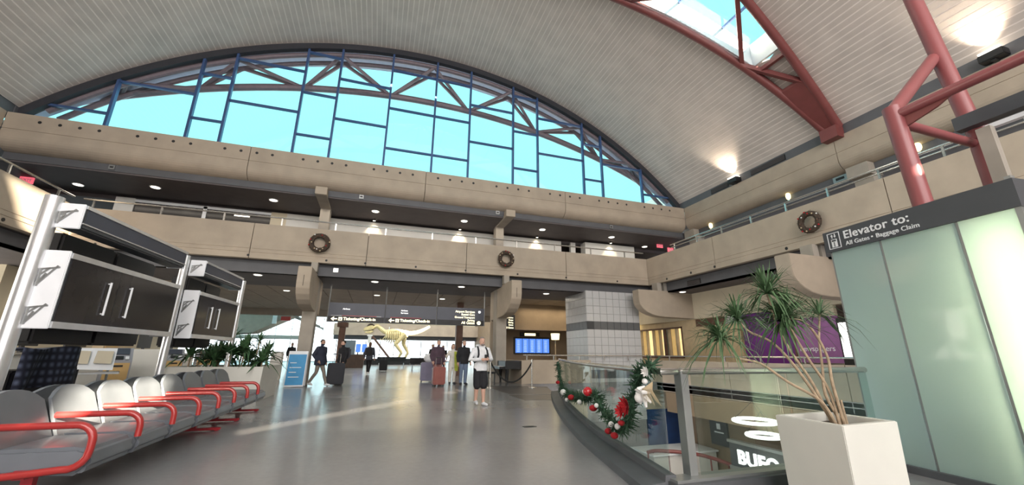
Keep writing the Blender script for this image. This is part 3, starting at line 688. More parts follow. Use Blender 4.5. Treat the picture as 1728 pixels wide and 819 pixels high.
text('lettering', 'Elevator to:', .150, M['white_print'], el, EP(.235, -.034, 2.765), xd, zd, bold=.0018, sp=1.06)
text('lettering', 'All Gates', .076, M['white_print'], el, EP(.245, -.034, 2.672), xd, zd, bold=.0006, sp=1.04)
build('bullet', ebox(.562, .580, -.036, -.03, 2.692, 2.710), M['white_print'], el)
text('lettering', 'Baggage Claim', .076, M['white_print'], el, EP(.615, -.034, 2.672), xd, zd, bold=.0006, sp=1.04)
def ering(t0, t1, z0, z1, w): return ebox(t0, t1, -.036, -.03, z0, z0+w).add(*(lambda m: (m.v, m.f))(ebox(t0, t1, -.036, -.03, z1-w, z1))).add(*(lambda m: (m.v, m.f))(ebox(t0, t0+w, -.036, -.03, z0, z1))).add(*(lambda m: (m.v, m.f))(ebox(t1-w, t1, -.036, -.03, z0, z1)))
build('pictogram_frame', ering(.02, .185, 2.665, 2.885, .008), M['white_print'], el)
pic = ebox(.065, .14, -.036, -.03, 2.685, 2.795)
for a in (.075, .115):
    s = -1 if a < .1 else 1; c = a+.008
    tip = 2.868 if s < 0 else 2.812; basez = 2.838
    pic.add([EP(c-.018, -.034, basez), EP(c+.018, -.034, basez), EP(c, -.034, tip)], [(0, 1, 2)])
    m2 = ebox(c-.005, c+.005, -.036, -.03, 2.812 if s < 0 else 2.838, 2.84 if s < 0 else 2.868); pic.add(m2.v, m2.f)
build('pictogram', pic, M['white_print'], el)
build('pictogram_door', ebox(.098, .107, -.04, -.035, 2.69, 2.755), M['sign_grey'], el)
build('pictogram_head', ebox(.075, .13, -.04, -.035, 2.762, 2.785), M['sign_grey'], el)
lamp('elevator_lamp', 'AREA', EP(1.66, .30, 1.35), 46, (1.0, 0.97, 0.74), (-en.x, -en.y, 0), shape='RECTANGLE', size=.42, size_y=2.4)
lamp('elevator_mid_fill', 'POINT', EP(.95, .9, 1.6), 20, (1.0, 0.97, 0.72), None, shadow_soft_size=.15)  # soft fill added inside to lift the middle glass

# red tubular tower on the elevator
tw = thing('elevator_tower', 'rose red tubular steel tower rising above the elevator sign', 'tower', (6.9, 2.8, 2.9))
build('column', MB().tube([(6.2, 2.72, 2.9), (6.2, 2.76, 4.42)], .098, 16), M['red_tube'], tw, smooth=True)
build('column', MB().tube([(7.85, 2.66, 2.9), (7.85, 2.66, 4.42)], .115, 16), M['red_tube'], tw, smooth=True)
build('column', MB().tube([(7.85, 2.70, 4.58), (7.85, 3.32, 14.2)], .105, 16), M['red_tube'], tw, smooth=True)
build('rail_tube', MB().tube([(6.2, 2.76, 4.30), (6.2, -1.5, 4.30)], .062, 12), M['red_tube'], tw, smooth=True)
build('brace', MB().tube([(6.2, 2.76, 4.36), (7.85, 2.83, 5.75)], .085, 12), M['red_tube'], tw, smooth=True)
build('brace', MB().tube([(6.2, 2.76, 4.22), (7.85, 2.7, 4.16)], .06, 12), M['red_tube'], tw, smooth=True)
build('gusset', MB().prism([(6.2, 2.74, 4.3), (6.2, 2.1, 4.3), (6.2, 2.35, 4.18), (6.2, 2.74, 4.08)], (.03, 0, 0)), M['red_steel'], tw)
build('landing_beam', MB().box((7.6, -1.5, 4.36), (7.75, 2.78, 4.56)), M['sign_grey'], tw)
build('landing_rail', MB().box((7.62, -1.5, 4.24), (7.7, 2.5, 4.3)), M['white_metal'], tw)
build('strut', MB().box((7.5, 2.42, 2.9), (7.62, 2.56, 4.24)), M['concrete_dark'], tw)

# ---- square white planter with dracaena ---------------------------------------------------------
def planter_box(root, pts, h, wall, m=M['planter']):
    c = sum((Vector((*p, 0)) for p in pts), Vector())/len(pts)
    inn = [Vector((*p, 0))+(c-Vector((*p, 0))).normalized()*wall*1.41 for p in pts]; n = len(pts)
    o = [Vector((*p, 0)) for p in pts]
    low = [p+(c-p)*.04 for p in o]
    vs = [(p.x, p.y, 0) for p in low]+[(p.x, p.y, h) for p in o]+[(p.x, p.y, h) for p in inn]+[(p.x, p.y, h-.09) for p in inn]
    fs = [tuple(range(n))]
    for k in range(3): fs += [(k*n+i, k*n+(i+1) % n, (k+1)*n+(i+1) % n, (k+1)*n+i) for i in range(n)]
    fs += [tuple(3*n+i for i in range(n))]
    build('pot', MB().add(vs, fs), m, root, bevel=.006)
    build('soil', MB().prism([(p.x, p.y, h-.088) for p in inn], (0, 0, .012)), M['soil'], root)
pp = [(3.60, 3.02), (3.55, 2.40), (4.28, 2.44), (4.31, 3.06)]
dp = thing('planter', 'square white planter with bare-stemmed spiky dracaena beside the elevator', 'planter', (3.93, 2.73, 0))
planter_box(dp, pp, .72, .06)
def tuft(c, direction, n, ln, w, m, parent, droop=.5, name='leaf_tuft', spread_=1.0):
    mb = MB(); d = Vector(direction).normalized(); a = d.orthogonal().normalized(); b = d.cross(a)
    for i in range(n):
        ph = random.uniform(0, 2*math.pi); el_ = random.uniform(.1, 1.55)*spread_; L = ln*random.uniform(.65, 1.1)
        dr = (d*math.cos(el_)+(a*math.cos(ph)+b*math.sin(ph))*math.sin(el_)).normalized()
        sd = dr.cross(Vector((0, 0, 1))); sd = sd.normalized() if sd.length > .05 else Vector((1, 0, 0))
        pts = []
        for k in range(5):
            t = k/4; pts.append(Vector(c)+dr*L*t+Vector((0, 0, -droop*L*t*t*random.uniform(.7, 1.2)*(1-.5*abs(dr.z)))))
        ws = [w*.6, w, w*.85, w*.5, w*.06]; vs = []
        for p, ww in zip(pts, ws): vs += [p-sd*ww/2, p+Vector((0, 0, -ww*.18)), p+sd*ww/2]
        fs = []
        for k in range(4): fs += [(k*3, k*3+1, k*3+4, k*3+3), (k*3+1, k*3+2, k*3+5, k*3+4)]
        mb.add(vs, fs)
    o = build(name, mb, m, parent); o['kind'] = 'stuff'; return o
canes = [
    [(3.95, 2.72, .65), (3.86, 2.76, .86), (3.62, 2.85, 1.02), (3.38, 2.9, 1.18), (3.12, 2.92, 1.24), (2.98, 2.92, 1.40)],
    [(3.97, 2.75, .65), (3.84, 2.82, .98), (3.72, 2.88, 1.22), (3.55, 2.9, 1.38), (3.36, 2.95, 1.47), (3.24, 2.95, 1.58)],
    [(3.99, 2.78, .65), (3.93, 2.85, 1.0), (3.78, 2.9, 1.3), (3.66, 2.9, 1.55), (3.61, 2.9, 1.84)],
    [(4.02, 2.74, .65), (4.05, 2.8, .95), (3.95, 2.85, 1.2), (3.86, 2.88, 1.42), (3.80, 2.9, 1.60)],
    [(4.05, 2.72, .65), (4.06, 2.76, 1.0), (4.12, 2.8, 1.25), (4.06, 2.85, 1.50), (3.92, 2.88, 1.60), (3.74, 2.9, 1.58)],
    [(4.09, 2.76, .65), (4.0, 2.8, .9), (4.1, 2.85, 1.15), (4.2, 2.9, 1.4), (4.28, 2.9, 1.66)],
    [(4.14, 2.76, .65), (4.14, 2.77, .86)],
]
for c in canes:
    pc = smooth_path(c, 5)
    build('cane', MB().tube(pc, [.0145-.006*i/len(pc) for i in range(len(pc))], 7), M['bark'], dp, smooth=True)
for i, (c, dr, n, ln) in enumerate([(canes[0][-1], (-.4, .0, .9), 95, .42), (canes[1][-1], (-.3, 0, 1), 95, .44), (canes[2][-1], (0, 0, 1), 120, .48), (canes[3][-1], (0, 0, 1), 140, .52), (canes[4][-1], (-.6, 0, .6), 100, .48), (canes[5][-1], (.3, 0, .9), 40, .42)]):
    tuft(c, dr, n, ln, .019, M['leaf'], dp, droop=.85)
# low white planter with striped foliage behind the seats
lp = thing('planter', 'long low white planter of leafy striped plants at the end of the seat row', 'planter', (-4.1, 13.4, 0))
planter_box(lp, [(-4.95, 12.5), (-2.78, 12.5), (-2.78, 14.6), (-4.95, 14.6)], .88, .08)
for i in range(13):
    x = -4.55+1.55*(i % 5)/4+random.uniform(-.2, .2); y = 12.9+1.3*(i//5)/2+random.uniform(-.1, .1)
    h = random.uniform(.9, 1.25)
    build('stem', MB().tube([(x, y, .8), (x+.02, y, h+.1)], .02, 6), M['bark'], lp)
    tuft((x, y, h+.08), (0, 0, 1), 34, .72, .085, M['leaf2'], lp, droop=.75)
for i in range(5):
    x, y = -4.5+i*.33, 13.2+.3*(i % 2)
    build('stem', MB().tube([(x, y, .8), (x+.05, y, 1.5+.1*(i % 3))], .018, 6), M['bark'], lp)
    tuft((x+.05, y, 1.45+.1*(i % 3)), (0, 0, 1), 26, .5, .045, M['leaf2'], lp, droop=.7)

# ---- rows of seats ------------------------------------------------------------------------------
def seat_unit(nm, parent, x0, y, flip, arm=True, order=''):
    # back towards -X, open side towards +X (flip = other way)
    s = -1 if flip else 1
    X = lambda d: x0+s*d
    w = .70
    # cushion: rolled front
    prof = [(-.62, .45), (-.06, .445), (.02, .42), (.055, .36), (.045, .27), (-.02, .215), (-.60, .25)]
    o = build('seat', MB().prism([(X(a), y+.02, z) for a, z in prof], (0, w, 0)), M['seat'], parent, bevel=.03, smooth=True)
    mb = MB(); nu, nv = 9, 7; vs = []; fs = []
    for side in (0, 1):
        for j in range(nv):
            t = j/(nv-1)
            for i in range(nu):
                u = i/(nu-1)*2-1
                top = .90-.115*abs(u)**2.4; z = .38+(top-.38)*t
                d = -.60-.16*t-.05*(1-u*u)*(.3+.7*t)*(1 if side == 0 else 1)-(0 if side == 0 else .065*(1-.55*t)*(1-.5*abs(u)**3)+.012)
                vs.append((X(d), y+.02+w/2+u*w/2*(1-.04*t), z))
    q = nu*nv
    for side in (0, 1):
        for j in range(nv-1):
            for i in range(nu-1): fs.append(tuple(side*q+k for k in (j*nu+i, j*nu+i+1, (j+1)*nu+i+1, (j+1)*nu+i)))
    edge = [i for i in range(nu)]+[j*nu+nu-1 for j in range(1, nv)]+[(nv-1)*nu+i for i in range(nu-2, -1, -1)]+[j*nu for j in range(nv-2, 0, -1)]
    for a, b in zip(edge, edge[1:]+edge[:1]): fs.append((a, b, q+b, q+a))
    build('backrest', mb.add(vs, fs), M['seat'], parent, bevel=0, smooth=True)
def arm(parent, x0, y, flip, full=False):
    s = -1 if flip else 1; X = lambda d: x0+s*d
    pts = [(X(-.66), y, .63), (X(-.30), y, .63), (X(-.08), y, .63)]
    for k in range(1, 7):
        a = R(90)*k/6; pts.append((X(-.08+.13*math.sin(a)), y, .50+.13*math.cos(a)))
    if full:
        pts += [(X(.05), y, .44)]
        for k in range(1, 6):
            a = R(100)*k/5; pts.append((X(.05-.14*(1-math.cos(a))), y, .42-.14*math.sin(a)))
        pts += [(X(-.35), y, .262), (X(-.62), y, .245)]
    else: pts += [(X(.05), y, .40)]
    build('armrest', MB().tube(pts, .030, 10), M['red_arm'], parent, smooth=True)
def bench(x0, y0, n, flip, label, feet, full_first=True):
    t = thing('tandem_seating', label, 'seating', (x0-(.3 if not flip else -.3), y0+n*.38, 0))
    for k in range(n):
        seat_unit('seat', t, x0, y0+k*.765, flip)
        arm(t, x0, y0+k*.765-.012, flip, full_first and k == 0)
    s = -1 if flip else 1
    build('beam', MB().box((min(x0-s*.42, x0-s*.34), y0, .22), (max(x0-s*.42, x0-s*.34), y0+n*.765, .29)), M['red_dull'], t)
    for fy in feet:
        a, b = x0-s*.72, x0+s*.0
        build('foot', MB().box((min(a, b), fy-.035, .012), (max(a, b), fy+.035, .05)).box((min(a, b)+.02, fy-.03, 0), (min(a, b)+.08, fy+.03, .012)).box((max(a, b)-.08, fy-.03, 0), (max(a, b)-.02, fy+.03, .012)), M['red_dull'], t, bevel=.01)
        build('leg', MB().box((x0-s*.38-.04, fy-.03, .045), (x0-s*.38+.04, fy+.03, .25)), M['red_dull'], t)
    return t
bench(-2.32, 4.76, 8, False, 'front row of grey seats with red tube arms nearest the walkway', [4.9, 8.3, 9.3, 10.65])
bench(-4.06, 4.72, 8, True, 'rear row of grey seats backing onto the front seat row', [5.2, 7.6, 10.0])

# ================================================================== DISPLAY STANDS
de = Vector((.066, .998, 0)).normalized(); dn = Vector((.998, -.066, 0)).normalized(); dP = Vector((-4.18, 6.5, 0))
def DP(t, n, z): p = dP+de*t+dn*n; return (p.x, p.y, z)
def dbox(t0, t1, n0, n1, z0, z1): return MB().prism([DP(t0, n0, z0), DP(t1, n0, z0), DP(t1, n1, z0), DP(t0, n1, z0)], (0, 0, z1-z0))
def display(t0, t1, label, posts):
    d = thing('display_stand', label, 'display', DP((t0+t1)/2, 0, 0))
    for tp in posts:
        p = build('pole', MB().tube([DP(tp, 0, .02), DP(tp, 0, 3.2)], .095 if tp < 1 else .07, 16), M['chrome'], d, smooth=True, bevel=0)
        build('base_plate', MB().tube([DP(tp, 0, 0), DP(tp, 0, .03)], .2, 16), M['chrome'], d)
    a, b = t0+.03, t1
    # upper header box
    build('header_box', dbox(a, b, .08, .345, 2.80, 3.10), M['sign_grey'], d, bevel=.02)
    build('header_panel', dbox(a+.05, b-.05, .345, .352, 2.88, 3.07), M['navy_panel'], d)
    build('header_trim', dbox(a, b, .335, .362, 3.075, 3.12), M['chrome'], d); build('header_trim', dbox(a, b, .34, .36, 2.865, 2.88), M['chrome'], d)
    # lower cabinet
    build('cabinet', dbox(a, b, .10, .34, 1.53, 2.46), M['sign_grey'], d, bevel=.01)
    sc = build('door_panel', dbox(a+.04, b-.04, .34, .352, 1.60, 2.40), M['screen'], d)
    build('cabinet_trim', dbox(a, b, .325, .362, 2.40, 2.47), M['chrome'], d); build('cabinet_trim', dbox(a, b, .325, .37, 1.52, 1.60), M['chrome'], d)
    for hh, tt in ((0, .80), (1, 1.27)):
        q = a-.03+tt*(b-a)/2.62
        build('handle', MB().tube([DP(q, .385, 1.74), DP(q, .385, 2.21)], .014, 8), M['white_metal'], sc, smooth=True)
        for z in (1.76, 2.19): build('handle_mount', MB().tube([DP(q, .35, z), DP(q, .385, z)], .01, 6), M['white_metal'], sc)
    build('door_seam', dbox(a-.03+1.02*(b-a)/2.62, a-.03+1.03*(b-a)/2.62, .352, .354, 1.68, 2.3), M['black'], sc)
    # end plates with cast lattice cut-outs
    for (z0, z1, name) in ((2.79, 3.13, 'header_end_plate'), (1.51, 2.49, 'cabinet_end_plate')):
        for q in (a, b):
            pl = build(name, dbox(q-.03, q, .06, .35, z0, z1), M['white_metal'], d, bevel=.008)
            if q == a:
                zs = [(z0+.06, z1-.08)] if z1-z0 < .5 else [(z0+.05, z0+.30), (z0+.52, z0+.78)]
                for za, zb in zs:
                    F = lambda n, z: DP(q-.034, n, z)
                    lat = MB()
                    for p0, p1 in (((.10, za), (.27, zb)), ((.10, zb-.05), (.29, zb-.02)), ((.10, (za+zb)/2), (.20, zb-.03)), ((.10, za+.02), (.17, (za+zb)/2+.03)), ((.11, za), (.11, zb-.04))):
                        lat.beam(F(*p0), F(*p1), .018, .018)
                    build('lattice', lat, M['steel_dark'], pl)
    # rear monitors
    for k in range(2):
        w = (b-a-.4)/2
        build('rear_monitor', dbox(a+.45+k*w, a+.43+(k+1)*w, -.45, -.12, 1.34, 2.84), M['black'], d, bevel=.03)
    build('rear_bracket', dbox(a+.5, b, -.12, .1, 2.0, 2.1), M['black'], d)
    return d
display(0.0, 2.66, 'nearer chrome display stand with blank dark cabinet behind the seat row', [0.0, 3.37])
display(3.44, 5.52, 'further chrome display stand with blank dark cabinet, beside the long low planter', [6.5])

# ================================================================== WREATHS
def wreath(name, c, axis, r, label, scale_n=150, orn=True):
    t = thing(name, label, 'wreath', c)
    ax = Vector(axis); a = Vector((0, 0, 1)).cross(ax).normalized(); b = ax.cross(a)
    ring = lambda th, rr, d=0: Vector(c)+(a*math.cos(th)+b*math.sin(th))*rr+ax*d
    mb = MB(); mb.tube([ring(i*2*math.pi/28, r*.70, .08) for i in range(29)], r*.22, 8, cap=False)
    for i in range(scale_n*3):
        th = random.uniform(0, 2*math.pi); p = ring(th, r*.70, .08); ph = random.uniform(0, 2*math.pi)
        d = ((ring(th, 1)-Vector(c)).normalized()*math.cos(ph)+ax*math.sin(ph)*.8+(ring(th+.01, 1)-ring(th, 1))*100*random.uniform(-.4, .4)).normalized()
        q = p+d*r*random.uniform(.2, .3); s = d.cross(Vector((.3, .5, .8))).normalized()*r*.03
        mb.add([p-s, p+s, q+s*.4, q-s*.4], [(0, 1, 2, 3)])
    o = build('foliage', mb, M['needle_brown'], t); o['kind'] = 'stuff'
    if orn:
        for i in range(14):
            th = i*2*math.pi/14+random.uniform(-.15, .15); p = ring(th, r*random.uniform(.62, .9), .08+r*.2)
            build('bauble', MB().blob(p, r*.065, 8, 6), random.choice([M['bauble_white'], M['felt_red'], M['tan'], M['tan'], M['felt_red'], M['brown_box']]), t, smooth=True)
    return t
wreath('wreath', (-2.5, YF-.12, 5.45), (0, -1, 0), .43, 'brown twig wreath with baubles on the far parapet above the left column')
wreath('wreath', (5.28, YF-.12, 5.43), (0, -1, 0), .42, 'brown twig wreath with baubles on the far parapet above the right column')
wreath('wreath', (mr-.12, 8.45, 5.40), (-1, 0, 0), .40, 'brown twig wreath on the right parapet above the elevator sign')

# ================================================================== GARLAND
gt = thing('garland', 'pine garland swag with red and silver ornaments hung on the curved balustrade', 'garland', (3.5, 6.0, .2))
gp = smooth_path([(4.88, 10.6, 1.03), (4.6, 9.8, .47), (4.1, 8.43, .40), (3.43, 6.44, .54), (3.16, 5.57, .66), (3.08, 5.3, .54), (2.98, 4.82, .41), (2.88, 4.5, .39), (2.80, 4.19, .56), (2.77, 4.07, .74), (2.73, 3.9, .94), (2.69, 3.74, 1.08), (2.70, 3.56, 1.15)], 7)
gm = MB()
for i in range(len(gp)-1):
    p, q = Vector(gp[i]), Vector(gp[i+1]); d = (q-p).normalized(); L = (q-p).length
    for k in range(int(130*max(L, .06))+4):
        c = p.lerp(q, random.random()); u = d.orthogonal().normalized(); v = d.cross(u); ph = random.uniform(0, 6.28)
        dr = ((u*math.cos(ph)+v*math.sin(ph))+d*random.uniform(-.5, .9)).normalized(); ln = random.uniform(.07, .15); e = c+dr*ln
        s = dr.cross(Vector((random.random(), random.random(), random.random()))).normalized()*.011
        gm.add([c-s, c+s, e+s*.3, e-s*.3], [(0, 1, 2, 3)])
        s2 = dr.cross(s).normalized()*.011; gm.add([c-s2, c+s2, e+s2*.3, e-s2*.3], [(0, 1, 2, 3)])
gm.tube(gp, .035, 6)
o = build('foliage', gm, M['needle'], gt); o['kind'] = 'stuff'
def near(f): return Vector(gp[min(len(gp)-1, int(f*(len(gp)-1)))])
for f, dx, dz, r, m, nm in [(.08, -.1, .02, .07, 'felt_red', 'ribbon'), (.17, -.12, .05, .085, 'bauble_white', 'bauble'), (.20, -.12, -.07, .05, 'bauble_white', 'bauble'), (.225, -.12, .0, .08, 'felt_red', 'ribbon'), (.25, -.1, -.06, .05, 'bauble_white', 'bauble'), (.325, -.12, .06, .09, 'bauble_red', 'bauble'), (.29, -.1, .08, .05, 'bauble_white', 'bauble'), (.40, -.11, -.06, .07, 'felt_red', 'ribbon'), (.43, -.1, .05, .04, 'bauble_white', 'bauble'), (.50, -.1, -.09, .06, 'felt_red', 'ribbon'), (.54, -.1, .04, .045, 'bauble_white', 'bauble'), (.575, -.1, -.06, .06, 'felt_red', 'ribbon'), (.61, -.1, .02, .045, 'bauble_white', 'bauble'), (.65, -.1, .0, .05, 'felt_red', 'ribbon')]:
    p = near(f); r *= .78; build(nm, MB().blob((p.x+dx, p.y-.03, p.z+dz), (r, r, r*(1 if nm == 'bauble' else .8)), 12, 8), M[m], gt, smooth=True)
def flower(c, n, r, m, nm='poinsettia'):
    mb = MB()
    for lay in range(2):
        for i in range(n):
            th = 2*math.pi*(i+.5*lay)/n; d = Vector((-.35, -.5*0+math.cos(th)*.9, math.sin(th))).normalized(); c0 = Vector(c); s = d.cross(Vector((1, 0, 0))).normalized()*r*.26
            rr = r*(1-.3*lay); off = Vector((-.02-.02*lay, 0, 0))
            mb.add([c0+off, c0+d*rr*.5+s+off, c0+d*rr+off*1.5, c0+d*rr*.5-s+off], [(0, 1, 2, 3)])
    build(nm, mb, M[m], gt)
flower((2.64, 3.95, .72), 8, .12, 'felt_red'); flower((2.60, 4.0, .66), 7, .085, 'bauble_red')
bw = MB()
D = Vector((-.42, -1.0, .07))
for i in range(7):
    th = i*.9; bw.tube([Vector(q)+D for q in ((3.02, 4.62, .80), (2.98-.03*math.sin(th), 4.60+.07*math.cos(th), .80+.06*math.sin(th)), (3.0, 4.58+.11*math.cos(th), .78+.10*math.sin(th)))], [.016, .022, .010], 6)
build('silver_bow', bw, M['bauble_white'], gt, smooth=True)
build('bauble', MB().blob(Vector((3.0, 4.66, .76))+D, .05, 12, 8), M['bauble_white'], gt, smooth=True)
flower((2.60, 3.50, 1.09), 6, .065, 'bauble_white', 'white_flower'); build('bauble', MB().blob((2.63, 3.62, .99), .03, 8, 6), M['bauble_white'], gt, smooth=True)
tw_ = MB()
for i in range(14): tw_.tube([Vector(q)+D for q in ((3.05, 4.5, .92), (2.98, 4.42+.012*i, .85), (2.98, 4.30+.02*i, .72+.01*(i % 5)))], [.004, .003, .001], 4)
o = build('twigs', tw_, M['tan'], gt); o['kind'] = 'stuff'

# ================================================================== LIGHTS
def downlight(x, y, z, label, r=.13, group='recessed downlights'):
    t = thing('downlight', label, 'light', (x, y, z), group=group)
    build('trim_ring', MB().lathe([(r*1.25, -.018), (r*1.25, 0), (r*.95, 0), (r*.95, -.018)], (x, y, z), 14), M['white_metal'], t)
    build('lens', MB().lathe([(r, -.03), (r*.95, -.012), (.01, -.012)], (x, y, z), 14), M['lamp'], t)
    return t
for x, y, n in [(-11.8, 19.2, 'leftmost'), (-9.0, 18.5, 'second from left'), (-4.8, 18.5, 'third from left'), (-.6, 18.5, 'fourth from left'), (3.6, 18.5, 'fifth from left'), (7.8, 18.5, 'sixth from left'), (12.0, 18.5, 'seventh from left'), (15.0, 19.6, 'rightmost')]:
    downlight(x, y, 7.62, 'bright round downlight in the upper mezzanine soffit, %s of that row' % n, .15, 'upper mezzanine downlights')
for x, y, n in [(-4.74, 18.0, 'left of the left column'), (-.3, 18.0, 'above the left hanging sign panel'), (3.5, 18.0, 'above the right hanging sign panel'), (8.0, 18.6, 'between right column and tiled pillar'), (14.0, 15.7, 'near the corner bracket on the right')]:
    downlight(x, y, 4.24, 'round downlight in the dark lower soffit, '+n, .14, 'lower soffit downlights')
for x, y, n in [(-4.6, 22.8, 'left of the left column, nearer'), (-4.3, 25.4, 'left of the left column, further'), (-.2, 22.9, 'above the sign at left'), (3.4, 23.1, 'above the sign at right'), (11.2, 26.5, 'near the tiled pillar')]:
    downlight(x, y, 4.31, 'round downlight in the tan board ceiling, '+n, .14, 'tan ceiling downlights')
for x, n in ((-.65, 'first'), (3.63, 'second'), (8.0, 'third'), (12.5, 'fourth')):
    yy = 19.74 if x < 12 else 19.38
    t = thing('wall_washer', 'small warm wall washer lamp over the white upper wall, %s from the left' % n, 'light', (x, yy, 7.62), group='wall washers')
    build('housing', MB().lathe([(.07, -.08), (.07, 0)], (x, yy, 7.62), 10), M['black'], t)
    build('lens', MB().lathe([(.055, -.085), (.01, -.085)], (x, yy, 7.62), 10), M['lamp'], t)
    l = lamp('washer_light', 'SPOT', (0, 0, -.1), 60, (1, .82, .52), (0, .10, -1), spot_size=R(84), spot_blend=.3, shadow_soft_size=.03); l.parent = t
for y, n in ((13.4, 'far'), (4.58, 'near')):
    t = thing('uplight', 'black uplight fixture on the grey kerb washing the right side of the vault, %s one' % n, 'light', (15.85, y, 9.3))
    build('housing', MB().box((15.62, y-.26, 9.32), (15.95, y+.26, 9.55)), M['black'], t, bevel=.02)
    build('lens', MB().box((15.60, y-.22, 9.555), (15.92, y+.22, 9.60)), M['lamp'], t)
    build('mount', MB().box((15.7, y-.05, 9.27), (15.9, y+.05, 9.34)), M['black'], t)
    l = lamp('uplight_beam', 'SPOT', (-.2, 0, .38), 260, (1, .86, .66), (-.55, -.15, 1), spot_size=R(95), spot_blend=.8, shadow_soft_size=.15); l.parent = t
for y0, y1, n in ((13.9, 15.0, 'furthest'), (10.9, 12.6, 'second'), (2.2, 3.4, 'nearest')):
    t = thing('air_grille', 'black slotted air grille in the grey kerb under the right vault edge, %s one' % n, 'vent', (15.93, (y0+y1)/2, 9.35))
    build('frame', MB().box((15.92, y0, 9.36), (15.96, y1, 9.62)), M['black'], t)
    for k in range(6): build('louvre', MB().box((15.90, y0+.03, 9.38+k*.038), (15.93, y1-.03, 9.395+k*.038)), M['soffit'], t)
t = thing('air_grille', 'black slotted air grille in the grey beam under the right mezzanine', 'vent', (mr+.39, 14.2, 4.4))
build('frame', MB().box((mr+.37, 13.9, 4.33), (mr+.41, 14.7, 4.56)), M['black'], t)
for k in range(5): build('louvre', MB().box((mr+.36, 13.93, 4.345+k*.04), (mr+.38, 14.67, 4.36+k*.04)), M['soffit'], t)
for y, n in ((15.6, 'in the far corner'), (11.3, 'in the middle'), (6.85, 'behind the red column')):
    t = thing('wall_sconce', 'yellow lit glass sconce on the upper right beam, '+n, 'light', (16.3, y, 7.8))
    build('globe', MB().blob((16.22, y, 7.86), (.10, .10, .17), 10, 8), M['lamp_warm'], t, smooth=True)
    build('collar', MB().box((16.22, y-.05, 7.66), (16.33, y+.05, 7.72)), M['steel'], t)
for x, y, z, n in ((-13.2, 19, 7.5, 'at the far left of the upper mezzanine'), (15.55, 18.9, 7.55, 'left one in the right corner of the upper mezzanine'), (16.3, 18.9, 7.35, 'right one in the right corner of the upper mezzanine')):
    t = thing('exit_sign', 'small red lit exit sign '+n, 'sign', (x, y, z))
    build('case', MB().box((x-.2, y-.03, z-.13), (x+.2, y+.03, z+.13)), M['exit_red'], t)
    build('hanger', MB().box((x-.02, y-.01, z+.13), (x+.02, y+.01, 7.64 if z < 7.6 else z+.2)), M['black'], t)
    text('lettering', 'EXIT', .17, M['white_print'], t, (x, y-.032, z-.06), (1, 0, 0), (0, 0, 1), 'CENTER')
# small speakers / cameras on beams
for x, y, z, n in ((-9.9, 17.42, 7.82, 'left'), (-1.2, 17.42, 7.82, 'middle'), (5.0, 17.42, 7.84, 'right of centre'), (11.3, 17.42, 7.8, 'right')):
    t = thing('beam_speaker', 'small pale square fitting on the upper grey beam, %s one' % n, 'speaker', (x, y, z))
    build('case', MB().box((x-.09, y-.06, z-.09), (x+.09, y, z+.09)), M['steel_dark'], t)
    build('face', MB().box((x-.05, y-.065, z-.03), (x+.05, y-.06, z+.03)), M['black'], t)
t = thing('beam_speaker', 'pale square fitting with dark face on the upper right beam', 'speaker', (Rx+.4, 8.95, 7.8))
build('case', MB().box((Rx+.34, 9.0, 7.68), (Rx+.42, 9.5, 7.9)), M['steel_dark'], t); build('face', MB().box((Rx+.335, 9.1, 7.74), (Rx+.34, 9.4, 7.84)), M['black'], t)
t = thing('beam_lamp', 'small white square lamp on the lower grey beam beside the left column', 'light', (-1.85, 17.42, 4.5))
build('case', MB().box((-1.95, 17.40, 4.42), (-1.75, 17.45, 4.60)), M['white_metal'], t); build('lens', MB().box((-1.93, 17.39, 4.44), (-1.77, 17.40, 4.58)), M['lamp'], t)

# ================================================================== HANGING SIGN
hsn = thing('hanging_sign', 'long navy hanging direction sign with lit lettering between the two columns', 'sign', (1.4, 19.2, 2.5))
pan = [(-2.12, .24, 3.41, 2.60), (.28, 2.58, 3.40, 2.54), (2.62, 4.92, 3.38, 2.50)]
for a, b, zt, zb in pan:
    build('panel', MB().box((a, 19.2, 2.56), (b, 19.36, 3.40)), M['navy_panel'], hsn, bevel=.01)
    build('lower_strip', MB().box((a+.01, 19.19, 2.57), (b-.01, 19.2, 2.80)), M['black'], hsn)
for x in (-2.14, .26, 2.6, 4.94): build('hanger_pole', MB().tube([(x, 19.25, 2.55), (x, 19.25, 4.24)], .025, 8), M['steel_dark'], hsn, smooth=True)
build('red_stripe', MB().box((-1.55, 19.18, 2.82), (-.1, 19.19, 2.85)), M['red_arm'], hsn); build('red_stripe', MB().box((.5, 19.18, 2.81), (1.9, 19.19, 2.84)), M['red_dull'], hsn)
build('stripe', MB().box((-2.0, 19.182, 2.825), (0.1, 19.19, 2.84)), M['steel_dark'], hsn)
def arrow(x, z, s, d=-1):
    mb = MB(); y = 19.185
    mb.prism([(x-d*0, y, z-.012*s), (x+d*.1*0-d*.08*s*1.3, y, z-.012*s), (x-d*.08*s*1.3, y, z+.012*s), (x, y, z+.012*s)], (0, .004, 0))
    mb.prism([(x+d*.055*s, y, z), (x-d*.02*s, y, z+.06*s), (x-d*.02*s, y, z-.06*s)], (0, .004, 0))
    build('arrow', mb, M['lit_print'], hsn)
for ox in (-2.0, .42):
    arrow(ox+.1, 2.69, 1.6)
    build('pictogram', MB().box((ox+.32, 19.185, 2.62), (ox+.47, 19.19, 2.76)), M['lit_print'], hsn)
    build('pictogram_bag', MB().box((ox+.36, 19.18, 2.65), (ox+.43, 19.184, 2.70)), M['black'], hsn)
    text('lettering', 'Ticketing/Check-in', .17, M['lit_print'], hsn, (ox+.52, 19.183, 2.645), (1, 0, 0), (0, 0, 1), bold=.003, sp=1.04)
text('lettering', 'Airlines', .10, M['lit_white'], hsn, (-1.55, 19.195, 3.10), (1, 0, 0), (0, 0, 1))
